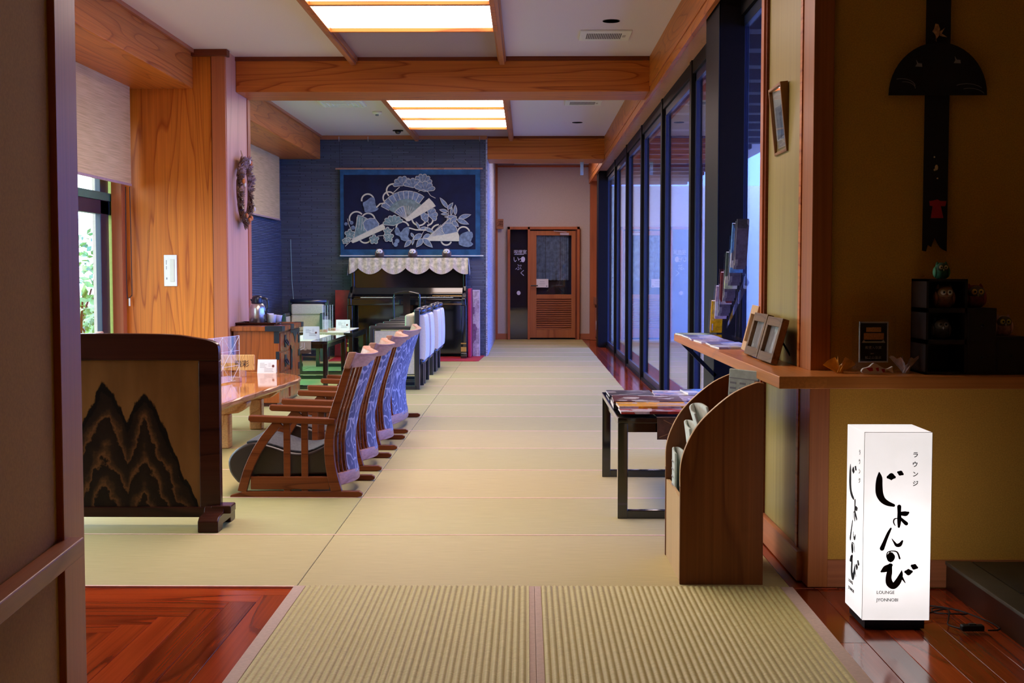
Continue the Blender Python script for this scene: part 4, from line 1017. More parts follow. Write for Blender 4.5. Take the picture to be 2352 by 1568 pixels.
# stack of magazines on the counter
pal = [[(.75,.72,.75,1),(.2,.25,.5,1),(.55,.4,.5,1),(.8,.78,.7,1)], [(.3,.4,.7,1),(.8,.8,.85,1),(.15,.15,.3,1),(.6,.6,.65,1)],
       [(.45,.35,.4,1),(.7,.6,.5,1),(.25,.2,.35,1),(.8,.8,.8,1)], [(.6,.5,.25,1),(.7,.7,.72,1),(.3,.25,.3,1),(.5,.5,.6,1)],
       [(.09,.014,.008,1),(.07,.012,.007,1),(.10,.016,.010,1),(.55,.50,.48,1)], [(.85,.42,.0,1),(.60,.45,.42,1),(.80,.36,.0,1),(.75,.35,.02,1)],
       [(.45,.04,.03,1),(.4,.35,.42,1),(.6,.5,.5,1),(.2,.03,.03,1)], [(.1,.3,.75,1),(.75,.78,.8,1),(.15,.4,.8,1),(.1,.1,.15,1)],
       [(.2,.35,.12,1),(.6,.7,.4,1),(.1,.15,.1,1),(.7,.7,.6,1)], [(.05,.05,.06,1),(.12,.1,.14,1),(.3,.28,.3,1),(.03,.03,.04,1)]]
PM = [printed('cover_print_%d' % i, p, i*3.1, (18,13,9)) for i, p in enumerate(pal)]
def magazine(label, loc, rz, cover, w=.21, l=.285, th=.006, tilt=(0,0), cat_='magazine', name='magazine', grp=None):
    t = thing(name, label, cat_, loc, rz, group=grp); t.rotation_euler = (tilt[0], tilt[1], rz)
    ob('pages', MB().box(-w/2+.002, w/2-.002, -l/2+.001, l/2-.002, .0008, th-.0008), PAPER, t)
    ob('cover', MB().box(-w/2, w/2, -l/2, l/2, th-.0008, th).box(-w/2, w/2, -l/2, l/2, 0, .0008).box(-w/2-.0006, -w/2, -l/2, l/2, 0, th), PM[cover], t)
    return t
cl = ['magazine at the far tip of the counter with green and white cover','magazine on the counter beside the brochure rack, blue and white','magazine on the counter, second from the far tip','magazine on the counter with pinkish grey cover','magazine on the counter near the dark photo frames','yellowish magazine at the near end of the counter row']
for i, (x, y, c_, rz) in enumerate(((.935,7.08,8,.1),(.94,6.84,1,.03),(.935,6.60,0,-.05),(.94,6.36,2,.06),(.96,6.12,1,-.03),(.955,5.88,3,.05))):
    magazine(cl[i], (x, y, CT+.0005), R(90)+rz, c_, .215, .165, .009, grp='magazines laid out on the counter')
# brochure rack in clear acrylic
t = thing('brochure_rack', 'clear acrylic stepped brochure rack leaning at the black column', 'rack', (1.10, 6.85, CT))
g = MB()
for k in range(5):
    y = .36-.17*k; z = .0+.085*k; g.prism([(y+.035,z),(y+.03,z),(y-.035,z+.20),(y-.03,z+.20)], 'x', -.06, .03).box(-.06,.03,y+.0,y+.03,z,z+.004)
g.prism([(.38,0),(.385,0),(-.30,.34),(-.42,.30)], 'x', .028, .031)
ob('pockets', g, ACRYL, t)
ob('base', MB().box(-.06,.04,-.34,.40,.0,.004).strip([(-.30,.0),(-.36,.36)], .004, 'x', -.02,.0), ACRYL, t)
bl = ['yellow brochure standing in the lowest pocket of the acrylic rack','white thick brochure in the second pocket of the acrylic rack','red and pink brochure in the middle pocket of the acrylic rack','green brochure in the fourth pocket of the acrylic rack','white brochure with a blue picture in the top pocket']
bc = [5,0,6,8,7]
for k in range(5):
    for j in range(1 if k == 0 else 3):
        y = 6.85+.36-.17*k-.045*j; z = CT+.014+.085*k+.018*j; th = .014
        o = thing('brochure', bl[k] if j == 0 else ('dark leaflet ' + ('just in front of' if j == 1 else 'second in front of') + ' the ' + bl[k].split(' standing')[0].split(' in the')[0]), 'brochure', (1.09, y, z), group='brochures in the acrylic rack')
        o.rotation_euler = (R(17), 0, 0); hgt = (.19,.19,.18,.20,.26)[k]-.01*j; w0, w1 = (-.045, .02) if j == 0 else (-.035, .024)
        ob('pages', MB().box(w0+.001,w1-.001,-th,0,.001,hgt-.001), PAPER if j == 0 else BLACK, o)
        ob('cover', MB().box(w0,w1,-th-.001,-th,0,hgt).box(w0,w1,0,.001,0,hgt).box(w0-.001,w0,-th-.001,.001,0,hgt), PM[bc[k]] if j == 0 else PM[9], o)

# magazines on the low table by the glass
TZ = .4742
ml = ['dark brown magazine with a white bird, top of the near row on the low table','magazine with orange band and dish picture on the low table','red and grey magazine at the near edge of the low table','white magazine with black print blocks at the far end of the low table','blue and white magazine at the far right corner of the low table','purple striped magazine beside the newspaper rack on the low table','black magazine stack edge at the far left of the low table','white folded leaflet beside the orange magazine on the low table','thick magazine with white spine under the brown one']
mi = [(.60,6.30,TZ+.024,4,R(88),.30,.34),(.60,6.035,TZ+.022,5,R(91),.20,.33),(.60,5.90,TZ+.012,6,R(90),.20,.33),(.80,6.86,TZ,0,R(88),.26,.22),(.93,6.83,TZ+.0125,7,R(95),.22,.16),(.86,6.55,TZ,2,R(87),.26,.24),(.56,6.85,TZ,9,R(90),.30,.24),(.900,6.22,TZ,1,R(93),.26,.22),(.60,6.28,TZ,9,R(89),.32,.35)]
for i, (x, y, z, c_, rz, w_, l_) in enumerate(mi):
    magazine(ml[i], (x, y, z), rz, c_, w_, l_, .012 if i != 8 else .024, grp='magazines on the low table by the glass')
g = MB(); g.strip([(-.02,.0),(.03,.02),(.07,-.005),(.03,-.01)], .012, 'z', .0122, .0124)
# ================================================================== NEWSPAPER RACK
t = thing('newspaper_rack', 'wooden newspaper rack with curved quarter-round side panels', 'rack', (.558, 4.56, 0))
arc_ = [(0,.36),(.002,.44),(.022,.51),(.06,.58),(.115,.64),(.19,.70),(.265,.735),(.29,.738),(.30,.735)]
side = smoothpts(arc_, 4)+[(.303,.0),(0,0)]
for y0, y1, nm in ((0,.02,'near'),(.48,.50,'far')):
    ob('side_panel', MB().prism(side, 'y', y0, y1), W_RACK, t, bevel=.0015)
    ob('edge_banding', MB().strip([(x, z) for x, z in smoothpts(arc_,4)], .0016, 'y', y0, y1), W_RACKL, t)
ob('front_panel', MB().box(.003,.018,.02,.48,.0,.31), W_RACKL, t, bevel=.001)
ob('back_panel', MB().box(.285,.30,.02,.48,.0,.735), W_RACK, t)
ob('bottom_shelf', MB().box(.018,.285,.02,.48,.02,.035), W_RACK, t)
for k, (x, z) in enumerate(((.10,.43),(.185,.53))): ob('divider', MB().box(x,x+.012,.02,.48,.05,z), W_RACK, t)
PAPG = plain('newsprint', (.50,.56,.50,1), .9, scale=50, noise=.12)
nl_ = ['rolled newspaper standing at the front slot of the rack','second rolled newspaper in the front slot, nearer the camera','folded newspaper leaning out of the middle slot','small rolled newspaper behind the front slot','open fanned newspaper in the upper slot of the rack','upright newspaper page sticking out above the near panel']
def roll(label, x, y, z0, z1, r, flare=0, lean=0, tilt=0):
    o = thing('newspaper', label, 'newspaper', (x, y, z0), group='newspapers in the rack'); o.rotation_euler = (tilt, lean, 0)
    pts = [(-r-flare*0, -.10),(-r*1.0,-.02),(-r*.6,.07),(.0,.10),(r*.6,.06),(r*.7,-.04)]
    pts = smoothpts(pts, 5); h = z1-z0; vs = []
    for q in (0, 1):
        for (a, b_) in pts: vs.append((a*(1+flare*q), b_*(1+flare*q), h*q))
    n_ = len(pts)
    m_ = ob('sheets', MB().add(vs, [(i,i+1,n_+i+1,n_+i) for i in range(n_-1)]), PAPG, o, smooth=True); sd = m_.modifiers.new('paper', 'SOLIDIFY'); sd.thickness = .008
    g = MB()
    for i in range(5): g.box(-r-.0045, -r-.0042, -.085, -.03, h*.9-.03*i, h*.9-.03*i+.006)
    ob('headline_print', g, GREYINK, o); return o
roll(nl_[0], .598, 4.95, .05, .44, .026); roll(nl_[1], .606, 4.72, .05, .425, .030); roll(nl_[2], .668, 4.86, .25, .555, .020, .45, -.10)
roll(nl_[3], .664, 4.66, .20, .525, .016); roll(nl_[4], .735, 4.80, .33, .635, .026, .5, -.26)
t = thing('newspaper', nl_[5], 'newspaper', (.792, 4.72, .27), group='newspapers in the rack'); t.rotation_euler = (0, R(3), R(-38))
ob('sheets', MB().box(-.062,.062,-.006,.006,.0,.505), PAPG, t, bevel=.003)
g = MB().box(-.06,.06,-.0068,-.0062,.47,.473)
for i in range(4):
    for k in range(3): g.box(-.055+.04*k, -.03+.04*k, -.0068, -.0062, .45-.02*i, .457-.02*i)
ob('printed_columns', g, GREYINK, t)

# ================================================================== PAPER LANTERN
LW, LZ0, LZ1 = .214, .03, .632
t = thing('paper_lantern', 'tall glowing white square lantern with black brush lettering', 'lantern', (1.069+LW/2, 3.985+LW/2, 0)); h_ = LW/2
def lantern_mat():
    m = D.materials.new('lantern_paper'); m.use_nodes = True; nt = m.node_tree; nt.nodes.clear()
    o = N(nt, 'ShaderNodeOutputMaterial'); e = N(nt, 'ShaderNodeEmission', i_Color=(1,.95,.96,1), i_Strength=.40); tr = N(nt, 'ShaderNodeBsdfTranslucent', i_Color=(.85,.82,.82,1)); d = N(nt, 'ShaderNodeBsdfDiffuse', i_Color=(.8,.78,.76,1))
    n = N(nt, 'ShaderNodeTexNoise', i_Scale=18.0, i_Detail=5.0); nt.links.new(coords(nt), n.inputs['Vector'])
    nt.links.new(ramp(nt, n.outputs['Fac'], [(.3,(.92,.90,.88,1)),(.6,(1,.97,.97,1))]), e.inputs['Color'])
    a = N(nt, 'ShaderNodeAddShader'); b_ = N(nt, 'ShaderNodeMixShader'); b_.inputs[0].default_value = .45
    nt.links.new(tr.outputs[0], b_.inputs[1]); nt.links.new(d.outputs[0], b_.inputs[2]); nt.links.new(b_.outputs[0], a.inputs[0]); nt.links.new(e.outputs[0], a.inputs[1]); nt.links.new(a.outputs[0], o.inputs[0]); return m
sh = MB().box(-h_, h_, -h_, h_, LZ0, LZ1); ob('paper_shade', sh, lantern_mat(), t, bevel=.0015, seg=1)
ob('base', MB().box(-h_+.012, h_-.012, -h_+.012, h_-.012, 0, LZ0), BLACK, t)
bl_ = D.lights.new('lantern_bulb', 'POINT'); bl_.energy = 1.15; bl_.color = (1,.93,.93); bl_.shadow_soft_size = .03
lo = D.objects.new('lantern_bulb', bl_); COL.objects.link(lo); lo.parent = t; lo.location = (0,0,.26)
ob('corner_line', MB().box(-h_-.0006,-h_+.0006,-h_-.0006,-h_+.0006,LZ0,LZ1).box(h_-.0006,h_+.0006,-h_-.0006,-h_+.0006,LZ0,LZ1).box(-h_,h_,-h_-.0006,-h_+.0006,LZ1-.0006,LZ1+.0006), plain('grey_seam', (.5,.48,.46,1), .7, noise=0), t)
STR = [([(220,293),(222,335),(218,400),(222,465),(245,515),(285,545),(335,562)],[8,38,48,50,42,34,20]), ([(292,330),(318,326),(342,330)],[22,50,20]), ([(372,290),(390,297),(408,305)],[14,36,16]),
       ([(380,572),(380,620),(380,680),(376,738)],[28,24,28,16]), ([(385,628),(430,630),(452,622)],[22,34,16]), ([(392,668),(412,690),(436,712)],[14,22,26]), ([(372,668),(342,674),(334,700),(346,728)],[4,8,8,5]),
       ([(312,752),(290,795),(265,855),(240,918)],[12,20,24,32]), ([(320,838),(338,865),(358,890),(385,885),(404,855)],[4,12,22,26,12]),
       ([(305,950),(300,985),(308,1012),(325,985),(318,955)],[10,40,34,34,12]), ([(290,1010),(278,985),(285,950),(320,938),(362,948),(382,1000)],[6,7,6,7,10,12]),
       ([(235,1108),(270,1085),(312,1055)],[14,44,24]), ([(305,1055),(300,1110),(292,1160),(300,1205),(332,1228),(368,1190),(392,1135),(398,1100)],[26,36,40,48,42,42,26,4]), ([(392,1150),(410,1175),(426,1200)],[22,12,4]),
       ([(430,1110),(452,1112),(476,1108)],[20,46,20]), ([(482,1060),(500,1068),(520,1074)],[20,42,18])]
def ux(x, y): return (x-(105-30*y/1510))/545*LW-h_
def vz(y): return LZ0+(1512-y)/1549*(LZ1-LZ0)
SC_ = LW/545
def letters(place, suffix):
    mb = MB()
    for pts, ww in STR:
        P_ = smoothpts([(ux(x,y), vz(y)) for x, y in pts], 5); W_ = [v[0]*1.15+.0006 for v in smoothpts([(w_*SC_,) for w_ in ww], 5)]
        mb.strip(P_, W_, 'y', -h_-.0012, -h_-.0005)
        for k in (0, -1): mb.prism([(P_[k][0]+W_[k]/2*math.cos(a), P_[k][1]+W_[k]/2*math.sin(a)) for a in [i*.785 for i in range(8)]], 'y', -h_-.0012, -h_-.0005)
    if place: mb.xf(Matrix.Rotation(R(-90), 4, 'Z'))
    ob('brush_lettering', mb, INK, t)
    M_ = Matrix.Rotation(R(-90), 4, 'Z') if place else Matrix.Identity(4)
    rz = R(-90) if place else 0
    for s_, x, y, sz in [('ラ',488,170,.019),('ウ',484,248,.019),('ン',486,328,.019),('ジ',486,405,.019)]:
        text('small_kana', s_, INK, sz, M_ @ Vector((ux(x,y), -h_-.0008, vz(y)+.002)), (R(90),0,rz), t, offset=.0004)
    for s_, y in (('LOUNGE',1293),('JYONNOBI',1355)):
        text('small_lettering', s_, GREYINK if 0 else INK, .0142, M_ @ Vector((ux(193,y), -h_-.0008, vz(y))), (R(90),0,rz), t, offset=.00012)
letters(False, ''); letters(True, 'side')
# cord with inline switch
t = thing('power_cord', 'black power cord with inline switch trailing from the lantern', 'cord', (1.386, 4.05, .006))
cp = smoothpts([(-.13,.12,0),(-.04,.20,0),(.03,.17,.002),(.075,.10,.002),(.03,.08,.006),(-.03,.10,.004),(-.02,.15,.006),(.05,.14,.004),(.10,.05,0),(.12,-.02,0)], 6)
cp2 = smoothpts([(-.13,.02,0),(-.06,.09,.004),(.02,.13,.008),(-.01,.03,.002),(-.03,-.03,0),(-.005,-.075,0)], 6)
ob('cable', MB().tube(cp, .0026, 6).tube(cp2, .0026, 6).tube(smoothpts([(.075,-.09,0),(.10,-.09,0),(.12,-.07,0),(.12,-.02,0)],4), .0026, 6), INK, t, smooth=True)
ob('inline_switch', MB().box(-.01, .062, -.10, -.072, -.003, .017), INK, t, bevel=.006, seg=3)
ob('switch_rocker', MB().box(.015, .038, -.092, -.080, .017, .020), plain('dark_grey_plastic', (.03,.03,.035,1), .3), t, bevel=.001)

# ================================================================== ON THE DARK COUNTER
t = thing('award_plaque', 'silver framed award plaque on clear acrylic between two paper cranes', 'plaque', (1.215, 4.43, CT))
ob('acrylic_back', MB().box(-.075,.078,.0,.006,.0,.20), ACRYL, t)
ob('silver_frame', MB().box(-.052,-.047,-.006,0,.035,.178).box(.045,.050,-.006,0,.035,.178).box(-.052,.05,-.006,0,.035,.040).box(-.052,.05,-.006,0,.173,.178), STEEL, t, bevel=.0008)
ob('black_plate', MB().box(-.047,.045,-.004,-.001,.040,.173), plain('plaque_black', (.012,.010,.014,1), .2), t)
ob('orange_label', MB().box(-.036,.034,-.0046,-.004,.115,.138).box(-.028,.024,-.0046,-.004,.142,.158), plain('plaque_orange', (.42,.18,.04,1), .4, scale=200, noise=.3), t)
ob('silver_band', MB().prism([(-.043,.104),(.04,.104),(.033,.114),(.026,.109),(-.03,.109),(-.036,.114)], 'y', -.0046, -.004), STEEL, t)
for s_, z, sz in (('殿堂入り賞',.083,.0115),('2011',.064,.0065),('松之山温泉',.048,.0115)):
    text('engraved_lettering', s_, STEEL, sz, (-.031 if sz > .01 else -.012, -.0048, z), (R(90),0,0), t)
def crane(label, loc, m, rz, up):
    t = thing('paper_crane', label, 'origami', loc, rz, group='paper cranes on the counter')
    for q in (-1, 1):
        vs = [(0,0,.0),(0,.02,.022)]; tip = (q*.056,.0,.016+up)
        fs = []; pts = [(q*.006,-.012,.035),(q*.018,-.004,.056),(q*.030,.0,.050),(q*.044,0,.033+up*.6),tip]
        vs += pts; fs = [(0,i,i+1) for i in range(2,len(vs)-1)]+[(0,2,1)]
        ob('wing', MB().add(vs, fs).add([(x+.0,y+.012,z-.004) for x,y,z in vs], fs), m, t)
    ob('body', MB().add([(-.012,-.01,.0),(.012,-.01,.0),(0,.03,.0),(0,-.015,.03),(0,.02,.02)], [(0,1,3),(0,3,4,2),(1,2,4,3),(0,2,1)]), m, t)
    ob('neck', MB().add([(-.004,.02,.01),(.004,.02,.01),(0,.03,.06),(0,.016,.012)], [(0,1,2),(1,3,2),(3,0,2)]), m, t)
    ob('tail', MB().add([(-.004,-.01,.0),(.004,-.01,.0),(0,-.045,.03),(0,-.006,.012)], [(0,1,2),(1,3,2),(3,0,2)]), m, t)
crane('gold paper crane left of the silver plaque', (1.090, 4.40, CT), plain('gold_paper', (.85,.40,.04,1), .35, 0, scale=40, noise=.3), 0, .015)
crane('silver paper crane right of the silver plaque', (1.318, 4.40, CT), plain('silver_paper', (.75,.68,.70,1), .3, 0, scale=40, noise=.3), R(4), .045)
t = thing('koi_ornament', 'white and red koi carp ornament on the counter below the plaque', 'ornament', (1.205, 4.345, CT))
prof_ = smoothpts([(-.056,.010),(-.05,.020),(-.03,.026),(-.016,.038),(-.004,.036),(.012,.026),(.026,.020),(.036,.020),(.052,.028),(.050,.018),(.054,.004),(.036,.014),(.020,.006),(.0,.002),(-.03,.002),(-.05,.004)],3)
ob('koi_body', MB().prism(prof_, 'y', -.008, .008), plain('koi_white', (.62,.58,.56,1), .35, noise=.05), t, bevel=.003)
RK = plain('koi_red', (.42,.015,.02,1), .35)
for c_, w_, z in ((-.028,.012,.018),(-.002,.006,.018),(.018,.007,.014)): ob('red_patch', MB().prism([(c_-w_,z+.004),(c_+w_*.8,z+.006),(c_+w_,z-.006),(c_,z-.007)], 'y', -.0087, -.008), RK, t)
# stepped black display cabinet
t = thing('stepped_cabinet', 'black stepped display cabinet with open cubbies holding owls', 'cabinet', (1.365, 4.33, CT))
SB = plain('black_stained_wood', (.012,.008,.008,1), .4)
def cub(x0, x1, z0, z1): return MB().box(x0,x0+.008,0,.17,z0,z1).box(x1-.008,x1,0,.17,z0,z1).box(x0,x1,0,.17,z1-.008,z1).box(x0,x1,0,.17,z0,z0+.008).box(x0,x1,.162,.17,z0,z1)
ob('tall_tower', cub(0,.140,0,.112), SB, t); ob('tall_tower', cub(0,.140,.112,.220), SB, t); ob('tall_tower', cub(0,.140,.220,.327), SB, t)
ob('middle_step', MB().box(.140,.240,0,.17,0,.228), SB, t, bevel=.001); ob('low_step', MB().box(.240,.340,0,.17,0,.131), SB, t, bevel=.001)
for x0, x1, z0, z1 in ((.145,.235,.01,.11),(.145,.235,.118,.218),(.245,.335,.01,.122)):
    dd = ob('drawer_front', MB().box(x0,x1,-.003,0,z0,z1), SB, t, bevel=.001); ob('knob', MB().ball(((x0+x1)/2,-.006,(z0+z1)/2),.005), IRON, dd)
G_ = 'small owl figures on the stepped cabinet'
owl('green checked owl figure on top of the stepped cabinet', (1.437,4.40,CT+.3275), .52, body=(.03,.16,.07,1), face=(.05,.10,.06,1), eye=(.5,.4,.2,1), beak=(.4,.3,.1,1), grp=G_)
owl('brown owl figure with big white eyes in the upper cubby', (1.440,4.38,CT+.2285), .70, body=(.22,.12,.08,1), face=(.35,.22,.12,1), eye=(.7,.66,.5,1), beak=(.3,.1,.05,1), grp=G_)
owl('grey and black owl figure in the middle cubby', (1.432,4.385,CT+.1205), .66, body=(.05,.05,.06,1), face=(.12,.11,.08,1), eye=(.2,.18,.15,1), beak=(.45,.43,.45,1), grp=G_)
owl('dark red checked owl figure on the middle step', (1.553,4.40,CT+.2285), .72, body=(.16,.025,.03,1), face=(.12,.11,.12,1), eye=(.65,.4,.08,1), beak=(.4,.4,.46,1), grp=G_)
owl('pink striped owl figure on the lowest step', (1.652,4.40,CT+.1315), .64, body=(.45,.26,.25,1), face=(.12,.12,.05,1), eye=(.6,.5,.1,1), beak=(.5,.5,.52,1), grp=G_)
# hanging cloth with fan-shaped piece
t = thing('hanging_ornament', 'long black hanging strip with half-round fan cloth on the dark wall', 'wall ornament', (1.452, 4.53, 0))
HC = plain('black_cloth', (.008,.008,.012,1), .9, scale=60)
ob('strip_cloth', MB().prism([(-.043,1.215),(-.030,1.212),(-.024,1.235),(-.012,1.228),(.0,1.262),(.012,1.238),(.020,1.226),(.030,1.218),(.043,1.212),(.043,2.5),(-.043,2.5)], 'y', -.006, 0), HC, t)
ob('fan_cloth', MB().prism([(.173*math.cos(a), 1.762+.185*math.sin(a)) for a in [math.pi*i/24 for i in range(25)]], 'y', -.012, -.0065), HC, t)
WH = plain('faint_white_thread', (.20,.19,.20,1), .9)
g = MB()
for q, y_ in ((-.10,1.868),(.045,1.880)):
    cx = q*1.0+(.02 if q > 0 else .03)
    g = MB(); g.prism([(cx-.012,y_-.006),(cx-.006,y_+.004),(cx-.009,y_+.018),(cx-.001,y_+.006),(cx+.011,y_+.005),(cx+.013,y_-.007)], 'y', -.0135, -.0125); ob('rabbit_applique', g, WH, t)
g = MB()
for r_, cx, cy_, a0, a1 in ((.05,-.13,1.79,10,110),(.04,-.12,1.785,0,100),(.07,.10,1.76,40,120),(.06,.11,1.75,30,110)):
    g.strip([(cx+r_*math.cos(R(a0+(a1-a0)*i/8)), cy_+.6*r_*math.sin(R(a0+(a1-a0)*i/8))) for i in range(9)], .0015, 'y', -.0135, -.0125)
ob('wave_stitching', g, WH, t)
ob('star_doll', MB().prism([(-.010,1.955),(.002,1.972),(.004,1.995),(-.002,2.010),(-.012,2.012),(-.016,1.995),(-.022,1.985),(-.016,1.980),(-.010,1.970),(-.008,1.952)], 'y', -.010, -.006).prism([(.004,1.985),(.022,1.998),(.010,1.978),(.030,1.965),(.004,1.970)], 'y', -.010, -.006), plain('doll_cloth', (.45,.25,.12,1), .8, scale=80, noise=.4), t, bevel=.001)
ob('red_robe_applique', MB().prism([(-.022,1.390),(-.008,1.392),(.006,1.396),(.016,1.390),(.038,1.390),(.034,1.372),(.018,1.372),(.028,1.330),(-.016,1.330),(-.010,1.372),(-.020,1.374)], 'y', -.009, -.006), plain('red_applique', (.38,.012,.018,1), .8), t)
ob('pale_bead', MB().ball((.0,-.010,1.508),.006,.004,.010).ball((-.006,-.010,1.500),.004).ball((.004,-.010,1.470),.003).ball((-.008,-.010,1.545),.003), plain('pale_beads', (.5,.38,.22,1), .5), t)

# ================================================================== WALL, DOOR AND CEILING FITTINGS
Yd = 21.765
d = struct('door_1', MB().box(.05,.165,21.70,21.74,.03,1.865).box(.765,.835,21.70,21.74,.03,1.865).box(.165,.765,21.70,21.74,1.785,1.865).box(.165,.765,21.70,21.74,.70,.775).box(.165,.765,21.70,21.74,.03,.17), wood('door_wood', (.50,.17,.06,1), (.34,.10,.035,1), 'z', rings=3), bevel=.004)
lv = MB()
for i in range(14): lv.prism([(21.705,.175+.0375*i),(21.735,.195+.0375*i),(21.735,.203+.0375*i),(21.705,.183+.0375*i)], 'x', .165, .765)
struct('door_louvres', lv.box(.165,.765,21.737,21.74,.17,.70), W_TRIMX, d)
struct('door_frame', MB().box(-.33,-.285,21.66,21.77,0,1.932).box(.015,.055,21.66,21.77,0,1.932).box(.86,.905,21.66,21.77,0,1.932).box(-.33,.905,21.66,21.77,1.885,1.932), W_TRIM, d, bevel=.003)
struct('door_reveal', MB().box(.835,.86,21.70,21.77,0,1.885), W_DARKT, d)
struct('door_glass', MB().box(.165,.765,21.715,21.719,.775,1.785), GLASSW, d)
struct('side_glass', MB().box(-.285,.015,21.715,21.719,.02,1.885), GLASSW, d)
# thin sheet behind the door glass, coloured dark for the unlit smoking room
struct('wall_back.001', MB().box(-.30,.86,21.768,21.77,0,1.9), plain('dark_room_sheet', (.015,.010,.018,1), .9))
NOREN = plain('grey_blue_noren', (.16,.21,.28,1), .9, scale=14, noise=.45)
t = thing('door_curtain', 'grey blue split curtain behind the glass of the far door', 'curtain', (.465, 21.74, 0))
for x0, x1 in ((-.30,-.145),(-.14,.115),(.12,.255)):
    n_ = 24; vs = []
    for i in range(n_+1):
        x = x0+(x1-x0)*i/n_; y = .006*math.sin(i*1.1); vs += [(x,y,1.02-.003*math.sin(i)),(x,y,1.785)]
    ob('curtain_panel', MB().add(vs, [(2*i,2*i+2,2*i+3,2*i+1) for i in range(n_)]), NOREN, t)
t = thing('door_notice', 'white notice fixed to the glass of the far door', 'notice', (.165, 21.712, .895))
ob('sheet', MB().box(.0,.205,-.002,0,0,.145), PAPER, t)
g = MB().box(.06,.14,-.003,-.002,.095,.10).box(.05,.15,-.003,-.002,.065,.069).box(.06,.14,-.003,-.002,.04,.043).box(.165,.19,-.003,-.002,.015,.03); ob('printed_lines', g, GREYINK, t)
o = struct('door_handle', MB().tube([(.075,21.70,.925),(.075,21.655,.925),(.19,21.65,.925)], .010, 8), IRON, d)
struct('door_closer', MB().box(.57,.72,21.66,21.70,1.79,1.825).tube([(.68,21.66,1.84),(.46,21.67,1.86)], .008, 6), plain('closer_metal', (.5,.42,.5,1), .4), d)
t = thing('glass_lettering', 'white vertical lettering on the dark glass beside the far door', 'lettering', (-.14, 21.71, 0))
LW_ = plain('white_lettering', (.7,.7,.85,1), .6, noise=0)
text('sign_text', '喫煙室', LW_, .075, (-.085,0,1.475), (R(90),0,0), t)
ob('underline', MB().box(-.075,.09,-.001,0,1.455,1.463), LW_, t)
for s_, x, z in (('い',-.10,1.335),('っ',-.02,1.335),('ぷ',-.06,1.20),('く',.01,1.10)): text('sign_text', s_, LW_, .115, (x,0,z), (R(90),0,0), t)
ob('face_emblem', MB().prism([(.075+.035*math.cos(a), 1.38+.045*math.sin(a)*(1 if math.sin(a)>0 else 1.2)) for a in [i*.449 for i in range(14)]], 'y', -.001, 0), LW_, t)
ob('round_mark', MB().prism([(.0+.033*math.cos(a), .80+.037*math.sin(a)) for a in [i*.449 for i in range(14)]], 'y', -.001, 0), LW_, t)
t = thing('wall_sign', 'small orange wooden sign at the corner of the passage', 'sign', (-.46, 21.69, 1.98))
ob('sign_board', MB().box(-.06,.06,-.01,.01,-.085,.085), plain('orange_sign_wood', (.42,.15,.05,1), .5), t)
text('sign_text', '湯', W_DARK, .11, (-.05,-.0115,-.035), (R(90),0,0), t)
t = thing('hatch_handle', 'white round lever on the low hatch at the end of the glass wall', 'handle', (1.135, 20.5, .33))
ob('rose', MB().ball((0,0,0),.014,.03,.045), PLASTIC, t, smooth=True); ob('lever', MB().box(-.01,.0,-.03,-.015,-.10,-.03), PLASTIC, t, bevel=.002)
t = thing('hanging_glass_strip', 'pale glass strip hanging below the far beam', 'fitting', (.768, 17.75, 2.69))
ob('strip', MB().box(-.022,.022,-.005,.005,-.185,0), plain('pale_glass', (.45,.6,.75,1), .1), t); ob('clip', MB().box(-.03,.03,-.012,.012,-.012,0), STEEL, t)

t = thing('wall_switch', 'white wall switch plate on the panelled column', 'switch', (-3.008, 10.65, 1.158))
ob('plate', MB().box(-.055,.055,-.012,0,-.132,.132), PLASTIC, t, bevel=.004)
ob('rocker', MB().box(.0,.034,-.017,-.012,-.095,.095), plain('rocker_plastic', (.68,.66,.58,1), .4, noise=.02), t, bevel=.004)
ob('label_print', MB().box(-.036,-.031,-.0125,-.012,.05,.088).box(-.036,-.031,-.0125,-.012,.01,.038).box(-.036,-.026,-.0125,-.012,-.075,-.058), GREYINK, t)
def blind(label, y0, y1, zb):
    t = thing('roller_blind', label, 'blind', (-3.30, (y0+y1)/2, 2.66)); hl = (y1-y0)/2
    m = D.materials.get('woven_blind')
    if not m:
        m, nt, b = base('woven_blind', (.5,.4,.27,1), .9); b.inputs['Transmission Weight'].default_value = 0
        n = N(nt, 'ShaderNodeTexNoise', i_Scale=1.0, i_Detail=4.0); nt.links.new(coords(nt, (60,3,150)), n.inputs['Vector'])
        nt.links.new(ramp(nt, n.outputs['Fac'], [(.35,(.66,.45,.18,1)),(.6,(.86,.62,.28,1))]), b.inputs['Base Color'])
        tr = N(nt, 'ShaderNodeBsdfTranslucent', i_Color=(.5,.4,.3,1)); mx = N(nt, 'ShaderNodeMixShader'); mx.inputs[0].default_value = .18
        out = nt.nodes['Material Output']; nt.links.new(b.outputs[0], mx.inputs[1]); nt.links.new(tr.outputs[0], mx.inputs[2])
        wv = N(nt, 'ShaderNodeTexChecker', i_Scale=1.0); nt.links.new(mx.outputs[0], out.inputs[0])
    ob('woven_shade', MB().box(-.003,.0,-hl,hl,zb-2.66,.02), m, t)
    ob('bottom_bar', MB().box(-.008,.005,-hl,hl,zb-2.675,zb-2.655), plain('blind_hem', (.45,.28,.24,1), .7), t, bevel=.002)
blind('woven roller blind half drawn over the nearer left window', 4.7, 10.55, 1.875)
blind('woven roller blind at the far left window past the wall column', 11.6, 16.9, 1.855)
t = thing('blind_cord', 'dark looped blind cord with white tag hanging beside the column', 'cord', (-3.36, 10.60, 0))
